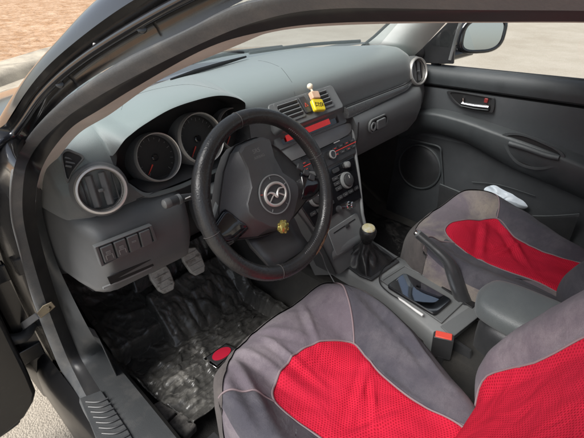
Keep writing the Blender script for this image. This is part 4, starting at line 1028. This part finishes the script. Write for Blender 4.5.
# phone tray recess
tq = [(-0.021, -0.11, 0.253), (0.083, -0.124, 0.253), (0.076, -0.326, 0.253), (-0.06, -0.315, 0.253)]
tc_ = sum((V3(q) for q in tq), V3())/4
M('tray', bezel([tc_+(V3(p)-tc_)*1.06 for p in tq], [tc_+(V3(p)-tc_)*.98 for p in tq], (0, 0, .005)), PLA, con, bevel=.0015)
M('tray_floor', prism([tc_+(V3(p)-tc_)*.985 for p in tq], (0, 0, .002)), PLA, con)
M('rear_pad', prism([(-0.076, -0.323, 0.252), (0.084, -0.357, 0.252), (0.077, -0.391, 0.252), (-0.09, -0.363, 0.252)], (0, 0, .004)), PLA, con, bevel=.003)
M('console_side', prism([(-0.075, -0.289, 0.246), (-0.075, -0.36, 0.23), (-0.075, -0.409, 0.223), (-0.075, -0.445, 0.062), (-0.075, -0.351, 0.097), (-0.075, -0.289, 0.178)], (.01, 0, 0)), PLB, con)
# console wing rising into the stack
M('stack_foot', loft([[s(-.095, -.36, .002), s(-.03, -.36, .006), s(.03, -.36, .006), s(.095, -.36, .002)], [s(-.093, -.40, .01), s(-.03, -.40, .016), s(.03, -.40, .016), s(.093, -.40, .01)],
                      [V3((-.06, .07, .256)), V3((0, .06, .258)), V3((.06, .055, .258)), V3((.135, .06, .256))], [V3((-.055, .03, .252)), V3((0, .02, .252)), V3((.06, .015, .252)), V3((.135, .02, .252))]]), PLG, con, sub=2)
# padded armrest
def pillow(x0, x1, y0, y1, z0, z1, p=4):
    rows = []
    for i in range(-12, 13):
        q = i/12; e = (1-abs(q)**p)**(1/p) if abs(q) < 1 else 0.02
        e = max(e, .03)
        y = lerp(y0, y1, (q+1)/2)
        rows.append([V3(((x0+x1)/2+(x1-x0)/2*e*math.copysign(abs(math.cos(a))**.6, math.cos(a)), y, (z0+z1)/2+(z1-z0)/2*(.35+.65*e)*math.copysign(abs(math.sin(a))**.7, math.sin(a)))) for a in [2*math.pi*k/28 for k in range(28)]])
    return loft(rows, cu=True, cap=True)
M('armrest', pillow(-.052, .112, -.362, -.76, .285, .362), mat('armrest_vinyl', (.10, .112, .115), .42, bump=(500, .35), var=(14, (.125, .138, .138), .4, .7), sheen=.15), con, sub=1, ang=0, label='padded dark vinyl armrest lid')
M('armrest_base', pillow(-.045, .105, -.385, -.76, .10, .30), PLB, con, ang=0)
# ---- gear lever
gearl = thing('gear_lever', 'manual gear lever with worn pale cap and black gaiter', 'gear lever', tuple(gc))
kt = V3([(0.012, -0.021, 0.377)][0]); kd = (kt-V3((gc.x, gc.y+.004, .25))).normalized()
gl_ = smooth([gc+(V3(p)-gc)*.93+V3((0, 0, .004)) for p in gq], 14, True); rows = []
for k in range(26):
    t_ = k/25; ax = V3((gc.x, gc.y, .255)).lerp(V3((gc.x, gc.y, .255))+kd*.085, t_**1.15); row = []
    for q_, p in enumerate(gl_):
        a_ = math.atan2(p.y-gc.y, p.x-gc.x); r_ = (1-t_)**2.1
        d_ = (p-gc); d_.z = 0; dl = d_.length; dn = d_/dl
        fold = .20*math.sin(math.pi*t_)*(math.sin(5*a_+5*t_)+.6*math.sin(9*a_-7*t_+1)+.8*noise.noise(V3((a_*1.6, t_*4, 2))))
        rad = .0135+(dl-.0135)*max(0, r_*(1+fold)+.10*math.sin(math.pi*t_)*(1+fold*2))
        row.append(ax+dn*rad+V3((0, 0, .006*math.sin(math.pi*t_)*math.sin(7*a_+4*t_))))
    rows.append(row)
M('gaiter', loft(rows, cu=True), GAITER, gearl, ang=0, label='loose folded black leather gaiter')
ln = (kt-V3((gc.x, gc.y, .255))).length
M('collar', lathe([(.0145, ln-.078), (.0145, ln-.066), (.012, ln-.062), (.0115, ln-.045)], V3((gc.x, gc.y, .255)), kd, 28), SILV, gearl)
M('knob', lathe([(.011, ln-.052), (.014, ln-.045), (.021, ln-.025), (.0255, ln-.008), (.0255, ln+.004), (.022, ln+.012), (.016, ln+.015)], V3((gc.x, gc.y, .255)), kd, 36), LEATH, gearl, ang=0)
M('knob_cap', lathe([(.0205, ln+.0122), (.018, ln+.0165), (.010, ln+.019), (0, ln+.0195)], V3((gc.x, gc.y, .255)), kd, 32), KNOBY, gearl, label='worn yellowish cap on the knob')
# ---- handbrake
hb = thing('handbrake', 'black handbrake lever pulled up with silver release button', 'handbrake', (.067, -.33, .24))
hp = [(0.067, -0.156, 0.399), (0.067, -0.207, 0.378), (0.067, -0.257, 0.351), (0.067, -0.291, 0.301), (0.067, -0.33, 0.239)]
M('lever', tube(smooth(hp, 6), [.0125]*8+[.0135, .014, .0145, .015, .016, .0175, .019, .020, .0205, .021, .0215, .022, .0225, .023, .0235, .024, .024], 18), PLB, hb)
a, b = V3(hp[0]), V3(hp[1]); dd = (a-b).normalized()
M('release_button', lathe([(.0085, 0), (.0085, .008), (.006, .0105), (0, .011)], a, dd, 24), CHROME, hb)
M('button_collar', ring([(.0128, -.003), (.0128, .002), (.010, .003), (.0088, -.003)], a, dd, 28), PLA, hb)
M('slot_boot', prism([(0.065, -0.255, 0.256), (0.125, -0.261, 0.255), (0.107, -0.364, 0.256), (0.041, -0.358, 0.256)], (0, 0, .004)), HOLE, hb, bevel=.002)

# ================================================================== LOOSE THINGS
ph = thing('phone', 'dark smartphone lying face up in the console tray', 'phone', (0, -.21, .257))
pq = [V3(p) for p in [(-0.041, -0.137, 0.262), (0.046, -0.144, 0.262), (0.031, -0.298, 0.262), (-0.058, -0.303, 0.262)]]
pc = sum(pq, V3())/4; px_ = ((pq[2]+pq[3])/2-(pq[0]+pq[1])/2); py_ = ((pq[1]+pq[2])/2-(pq[0]+pq[3])/2)
L_, W_ = px_.length, py_.length; pX = px_.normalized(); pY = V3((0, 0, 1)).cross(pX)
M('case', plate(pc-V3((0, 0, .006)), pX, pY, (0, 0, 1), rrect(L_, W_, .012), .009), PHB, ph, bevel=.002)
M('screen', plate(pc+V3((0, 0, .0032)), pX, pY, (0, 0, 1), rrect(L_-.006, W_-.006, .010), .0008), LCDG, ph, label='glossy phone screen reflecting the sky')
M('ear_slot', box(pc-pX*(L_/2-.007)+V3((0, 0, .0044)), .0015, .014, .0004, pX, pY), PLG, bpy.data.objects['screen'])
cb = thing('charging_cable', 'thin black charging cable with white plug beside the phone', 'cable', (-.05, -.15, .257))
M('wire', tube(smooth([(0.106, -0.09, 0.262), (0.056, -0.081, 0.262), (0.003, -0.089, 0.262), (-0.042, -0.115, 0.262), (-0.06, -0.154, 0.262), (-0.065, -0.192, 0.262)][0:], 6), .0018, 8), CABLE, cb)
M('plug', tube([(-0.063, -0.188, 0.262), (-0.066, -0.209, 0.262), (-0.071, -0.233, 0.262)], [.0024, .0034, .0036], 10), WCAB, cb)
M('plug_boot', tube([(-0.071, -0.233, 0.262), (-0.075, -0.254, 0.262), (-0.078, -0.273, 0.262)], [.003, .0042, .0042], 10), WCAB, cb)
M('wire', tube([(-0.063, -0.194, 0.262), (-0.071, -0.233, 0.262)], .0016, 8), WCAB, cb)
# thin lead hanging from the column to the console
tl = M('hanging_lead', tube(smooth([w(.075, -.165, .0), V3((-.20, -.02, .40)), V3((-.14, .01, .31)), V3((-.135, -.015, .27)), V3((-.15, -.06, .25))], 8), .0014, 6), PLG)
tag(tl, 'thin grey lead hanging from the wheel down beside the driver seat', 'cable')
# air freshener clipped on the right centre vent
af = thing('air_freshener', 'yellow glass scent bottle with peach cap clipped to a centre vent', 'air freshener', tuple(vv(.03, -.01, .02)))
AP = [V3(p) for p in [(0.001, 0.171, 0.721), (0.007, 0.189, 0.742), (0.009, 0.21, 0.766), (0.008, 0.204, 0.759)]]
Y_ = (AP[1]-AP[0]).normalized(); X_ = Y_.cross(VN).normalized()
bt = M('bottle', plate(AP[0]-VN*.009+Y_*.001, X_, Y_, VN, rrect(.042, .036, .006), .014), YEL, af, bevel=.004, label='yellow bottle with dark script')
M('cap', plate(AP[1]-VN*.009+Y_*.003, X_, Y_, VN, rrect(.030, .022, .003), .016), PEACH, af, bevel=.003, label='peach coloured wooden cap')
M('bead', lathe([(0, -.009), (.005, -.0075), (.0085, -.003), (.009, 0), (.0085, .003), (.005, .0075), (0, .009)], AP[2], VY, 20), CREAM, af)
M('cord', tube([AP[1], AP[3], AP[2]], .003, 8), CREAM, af)
mk = []
for dx, dy, ln_, an in ((-.014, .001, .013, 1.4), (-.011, .005, .006, .1), (-.010, -.003, .006, .2), (-.004, 0, .012, 1.7), (-.001, .004, .006, -.7), (.003, -.001, .011, 1.3), (.007, .005, .007, .2), (.008, -.004, .008, .5), (.013, .0, .012, 1.5), (.010, .001, .006, .1)):
    mk.append(box(AP[0]+VN*.0054+Y_*.001+X_*dx+Y_*dy, ln_, .0018, .0006, (X_*math.cos(an)+Y_*math.sin(an)), (Y_*math.cos(an)-X_*math.sin(an)), VN))
M('script_mark', join(*mk), INK, bt, smooth=False)

# ================================================================== PASSENGER DOOR
pd = thing('passenger_door', 'dark passenger door trim with window, handle, armrest and mirror outside', 'car door', (.74, -.1, 0))
def door_sheet(prof, y0, y1, n=24, rise=(.0, .0), bow=.0):
    rows = []
    for i in range(n+1):
        t = i/n; y = lerp(y0, y1, t)
        rows.append([V3((x+bow*math.sin(math.pi*t), y, z+lerp(rise[0], rise[1], t))) for x, z in prof])
    return loft(rows)
Y0, Y1 = .30, -1.0; RZ = (0, .058)
M('belt_trim', door_sheet([(.765, .690), (.735, .705), (.718, .700), (.704, .684), (.702, .660), (.706, .640), (.716, .632)], Y0, Y1, rise=RZ), DOORP, pd, label='grained dark upper door trim')
M('trim_groove', door_sheet([(.716, .633), (.730, .628), (.716, .622)], Y0, Y1, rise=RZ), HOLE, pd)
M('door_insert', door_sheet([(.716, .623), (.714, .60), (.718, .55), (.722, .50), (.722, .42)], Y0, Y1, rise=RZ), DOORF, pd, label='dark cloth door insert')
# armrest sweeping back from the dash
at = smooth([(0.672, 0.284, 0.49), (0.672, 0.155, 0.543), (0.672, 0.015, 0.546), (0.672, -0.131, 0.531), (0.672, -0.271, 0.515), (0.672, -0.461, 0.484), (0.672, -0.735, 0.426)], 6)
rows = []
for i, p in enumerate(at):
    d = .030+.022*sstep(.1, -.25, p.y)
    hgt = .085+.035*sstep(.05, -.25, p.y)
    rows.append([V3((.724, p.y, p.z+.004)), V3((.69, p.y, p.z+.003)), V3((.676-d*.3, p.y, p.z+.001)), V3((.671-d*.36, p.y, p.z-.002)), V3((.669-d*.38, p.y, p.z-.010)), V3((.674-d*.3, p.y, p.z-hgt*.6)), V3((.69, p.y, p.z-hgt)), V3((.726, p.y, p.z-hgt-.02))])
M('armrest', loft(rows), DOORP, pd, label='door armrest sweeping back with pull pocket', ang=60)
M('lower_trim', door_sheet([(.722, .45), (.726, .38), (.724, .30), (.715, .20), (.70, .10), (.70, -.02)], Y0, Y1), mat('lower_door_plastic', (.045, .048, .052), .42, bump=(900, .3), var=(14, (.055, .058, .062), .45, .7)), pd)
# pull pocket cut in the armrest top
pk = [(0.662, -0.153, 0.528), (0.662, -0.207, 0.545), (0.662, -0.285, 0.533), (0.662, -0.336, 0.518), (0.662, -0.351, 0.497), (0.662, -0.328, 0.461), (0.662, -0.279, 0.438), (0.662, -0.22, 0.443), (0.662, -0.176, 0.481)]
pkc = sum((V3(q) for q in pk), V3())/9
M('pull_pocket', bezel([pkc+(V3(p)-pkc)*1.06 for p in smooth(pk, 4, True)], [pkc+(V3(p)-pkc)*.93 for p in smooth(pk, 4, True)], (-.008, 0, 0)), DOORP, pd)
M('pocket_well', prism([pkc+(V3(p)-pkc)*.95 for p in smooth(pk, 4, True)], (-.003, 0, 0)), HOLE, bpy.data.objects['pull_pocket'])
M('pull_bar', tube(smooth([(0.65, -0.177, 0.507), (0.65, -0.232, 0.504), (0.65, -0.299, 0.497), (0.65, -0.342, 0.498)], 5), .010, 10), DOORP, bpy.data.objects['pull_pocket'])
M('window_switch', prism([(0.664, 0.013, 0.537), (0.664, -0.037, 0.537), (0.664, -0.04, 0.522), (0.664, 0.011, 0.526)], (-.006, 0, .0)), PLB, pd, bevel=.001)
# inside handle in its cup
hq = [(0.709, 0.099, 0.618), (0.709, 0.081, 0.632), (0.709, -0.056, 0.635), (0.709, -0.072, 0.628), (0.709, -0.077, 0.592), (0.709, -0.065, 0.582), (0.709, 0.006, 0.578), (0.709, 0.056, 0.587)]
hc = sum((V3(q) for q in hq), V3())/8; hs = smooth(hq, 4, True)
hd = M('door_handle', bezel([hc+(V3(p)-hc)*1.05 for p in hs], [hc+(V3(p)-hc)*.90 for p in hs], (-.006, 0, 0)), PLB, pd, bevel=.001)
M('handle_cup', prism([hc+(V3(p)-hc)*.92 for p in hs], (-.002, 0, 0)), HOLE, hd)
M('handle_lever', tube([(0.697, 0.036, 0.594), (0.697, -0.014, 0.595), (0.697, -0.065, 0.6)], [.009, .0105, .0105], 12), CHROME, hd)
M('handle_grip', tube([(0.7, 0.038, 0.616), (0.7, 0.033, 0.59)], .005, 8), CHROME, hd)
M('reflection_tab', box([(0.703, -0.047, 0.622)][0], .006, .014, .017), mat('dark_red', (.25, .03, .03), .35), hd, bevel=.003)  # small red reflection in the handle cup, built as a coloured tab
# speaker and map pocket
spc = V3([(0.716, 0.175, 0.281)][0])
so = M('speaker_grille', lathe([(0, .012), (.06, .010), (.085, .004), (.092, 0), (.100, -.002), (.108, -.012)], spc, (-1, 0, .06), 48), PLB, pd, ang=0, label='round dark speaker grille low on the door')
M('speaker_rim', ring([(.094, .0), (.097, .006), (.102, .004), (.103, -.004)], spc, (-1, 0, .06), 48), DOORP, so)
M('speaker_panel', tube(smooth([(0.712, 0.245, 0.395), (0.712, 0.164, 0.398), (0.712, 0.1, 0.397), (0.712, 0.085, 0.361), (0.712, 0.051, 0.232)], 5), .004, 8), DOORP, pd)
mp = smooth([(0.676, 0.051, 0.255), (0.676, -0.003, 0.251), (0.676, -0.08, 0.246), (0.676, -0.171, 0.235), (0.676, -0.259, 0.234), (0.676, -0.357, 0.265), (0.676, -0.455, 0.314)], 5)
M('map_pocket', loft([[p, p+V3((-.004, 0, -.01)), V3((.69, p.y, p.z-.10)), V3((.70, p.y, -.02))] for p in mp]), PLB, pd, label='map pocket low on the door')
M('pocket_edge', tube(mp, .003, 8), DOORP, bpy.data.objects['map_pocket'])
M('pocket_back_edge', tube(smooth([(0.715, -0.062, 0.289), (0.715, -0.169, 0.312), (0.715, -0.298, 0.311)], 5), .0015, 6), DOORP, bpy.data.objects['map_pocket'])
# window glass and its black sill seal, corner sail with tweeter, far door frame
M('window_seal', tube([(.742, .16, .706), (.742, -.2, .724), (.742, -1.0, .765)], .008, 8), PLB, pd)
M('window_glass', loft([[V3((.745, y, .70)), V3((.745-.40*(z1-.70), y, z1))] for y, z1 in ((.20, .80), (.08, .92), (-.15, 1.06), (-1.0, 1.12))]), GLASS, pd)
sail = [(0.712, 0.292, 0.706), (0.712, 0.234, 0.777), (0.712, 0.153, 0.869), (0.712, 0.13, 0.903), (0.712, 0.112, 0.904), (0.712, 0.118, 0.845), (0.712, 0.106, 0.728)]
M('corner_sail', prism(sail, (.012, 0, 0)), PLB, pd, bevel=.003, label='black triangular corner cover with tweeter')
M('tweeter', lathe([(.021, 0), (.020, .012), (.014, .017), (0, .018)], [(0.71, 0.249, 0.75)][0], (-.9, -.4, .1), 28), PLB, bpy.data.objects['corner_sail'])
M('sail_edge', tube([(0.714, 0.121, 0.74), (0.714, 0.114, 0.818), (0.714, 0.104, 0.898)], .007, 8), PLG, pd)
M('quarter_frame', tube([(0.735, 0.138, 0.734), (0.735, 0.128, 0.841), (0.735, 0.118, 0.972), (0.735, 0.037, 1.117)], .012, 8), PLB, pd)
# mirror outside
mn = V3((-.62, -.78, .115)).normalized(); mc = V3([(0.895, 0.085, 0.81)][0])
X_, Y_, N_ = frame(mn)
ml = [(.085*math.copysign(abs(math.cos(a))**.6, math.cos(a))+.012*math.sin(a), .058*math.copysign(abs(math.sin(a))**.65, math.sin(a))) for a in [2*math.pi*i/40 for i in range(40)]]
rows = [[mc+X_*a*k+Y_*b*k+N_*d for a, b in ml] for k, d in ((.90, .0), (1.04, .008), (1.17, -.004), (1.19, -.03), (1.05, -.075), (.7, -.11), (.15, -.12))]
sm = M('side_mirror', loft(rows, cu=True), PAINT, pd, ang=0, label='black door mirror outside the far window')
M('mirror_glass', plate(mc+N_*.0005, X_, Y_, N_, [(a*.92, b*.92) for a, b in ml], .002), MIRR, sm)
M('mirror_arm', tube([mc-N_*.05-Y_*.055+V3((-.03, 0, 0)), V3((.80, .17, .735)), V3((.74, .19, .715))], [.02, .022, .025], 10), PAINT, sm)
# crumpled bag in the map pocket
pts = [(0.69, -0.123, 0.284), (0.69, -0.134, 0.305), (0.69, -0.154, 0.317), (0.69, -0.191, 0.308), (0.69, -0.229, 0.304), (0.69, -0.261, 0.294), (0.69, -0.291, 0.276), (0.69, -0.274, 0.256), (0.69, -0.238, 0.255), (0.69, -0.191, 0.259), (0.69, -0.151, 0.267)]
c = sum((V3(p) for p in pts), V3())/len(pts); rows = []
LPB = smooth(pts, 4, True)
for i in range(1, 9):
    t = i/8
    rows.append([c.lerp(p, t)+V3((-.028*(1-t*t)+.007*noise.noise(p*38+V3((i*.5, 0, 0))), 0, .004*noise.noise(p*30+V3((0, i*.6, 4))))) for p in LPB])
v, f = loft(rows, cu=True); f.append(tuple(range(len(LPB))))
bag = M('plastic_bag', (v, f), PAPER, ang=25)
tag(bag, 'crumpled white plastic bag stuffed in the passenger door pocket', 'bag')

# ================================================================== DRIVER DOOR (open)
dd_ = thing('driver_door', 'black driver door swung wide open at the left edge', 'car door', (-.85, .5, .1))
prof = [(-.850, .60), (-.846, .30), (-.848, .10), (-.852, .02), (-.868, -.03), (-.905, -.065), (-.97, -.082), (-1.4, -.085), (-1.9, -.08), (-1.9, .60)]
M('door_shell', prism([V3((x, .52, z)) for x, z in prof], (0, .10, 0)), DARK, dd_, bevel=.012)
M('door_trim', prism([V3((x*.0+lerp(-.885, x, .95) if x > -.9 else x, .488, z+.02 if z < 0 else z)) for x, z in prof], (0, .03, 0)), DARK, dd_, bevel=.012)
M('door_seal', tube(smooth([V3((x-.012, .512, z+.012)) for x, z in prof[:8]], 5), .008, 8), RUBD, dd_)
for z in (.12, .40):
    M('hinge', join(box((-.825, .545, z), .07, .03, .05), lathe([(.011, -.035), (.011, .035)], (-.80, .535, z), (0, 0, 1), 14)), JAMB, dd_, bevel=.003)
M('wiring_boot', tube(smooth([(-.79, .55, .20), (-.82, .53, .19), (-.86, .54, .20)], 4), .016, 10), PLB, dd_)

# ================================================================== CAMERA, LIGHT
cam = bpy.data.cameras.new('camera'); co = bpy.data.objects.new('camera', cam); COL.objects.link(co)
cam.sensor_width = 36; cam.sensor_fit = 'HORIZONTAL'; cam.lens = 36*429.394/584; cam.clip_start = .02; cam.clip_end = 1000
r_, u_, f_ = V3((0.67811, -0.73493, -0.00653)), V3((0.39253, 0.35464, 0.84862)), V3((0.62136, 0.57802, -0.52896))
mw = Matrix((( r_.x, u_.x, -f_.x, -.92773), (r_.y, u_.y, -f_.y, -.58785), (r_.z, u_.z, -f_.z, 1.09073), (0, 0, 0, 1)))
co.matrix_world = mw
sc.camera = co
EL, AZ = R(50), R(-78)     # veiled sun on the driver's side
wd = bpy.data.worlds.new('World'); sc.world = wd; wd.use_nodes = True
nt = wd.node_tree; bg = nt.nodes['Background']; sky = nt.nodes.new('ShaderNodeTexSky'); sky.sky_type = 'NISHITA'
sky.sun_disc = False; sky.sun_elevation = EL; sky.sun_rotation = AZ; sky.air_density = 1.; sky.dust_density = 2.; sky.ozone_density = 1.
hz_ = nt.nodes.new('ShaderNodeHueSaturation'); hz_.inputs['Saturation'].default_value = .5   # thin high cloud greys the sky
nt.links.new(sky.outputs[0], hz_.inputs['Color']); nt.links.new(hz_.outputs[0], bg.inputs[0]); bg.inputs[1].default_value = .15
sun = bpy.data.lights.new('sun', 'SUN'); so_ = bpy.data.objects.new('sun', sun); COL.objects.link(so_)
sun.energy = 5.0; sun.angle = R(35); sun.color = (1, .975, .945)
sd = V3((math.sin(AZ)*math.cos(EL), math.cos(AZ)*math.cos(EL), math.sin(EL)))
so_.rotation_euler = sd.to_track_quat('Z', 'Y').to_euler()
sc.view_settings.view_transform = 'Standard'; sc.view_settings.look = 'None'; sc.view_settings.exposure = 0
sc.cycles.max_bounces = 10; sc.cycles.transparent_max_bounces = 12
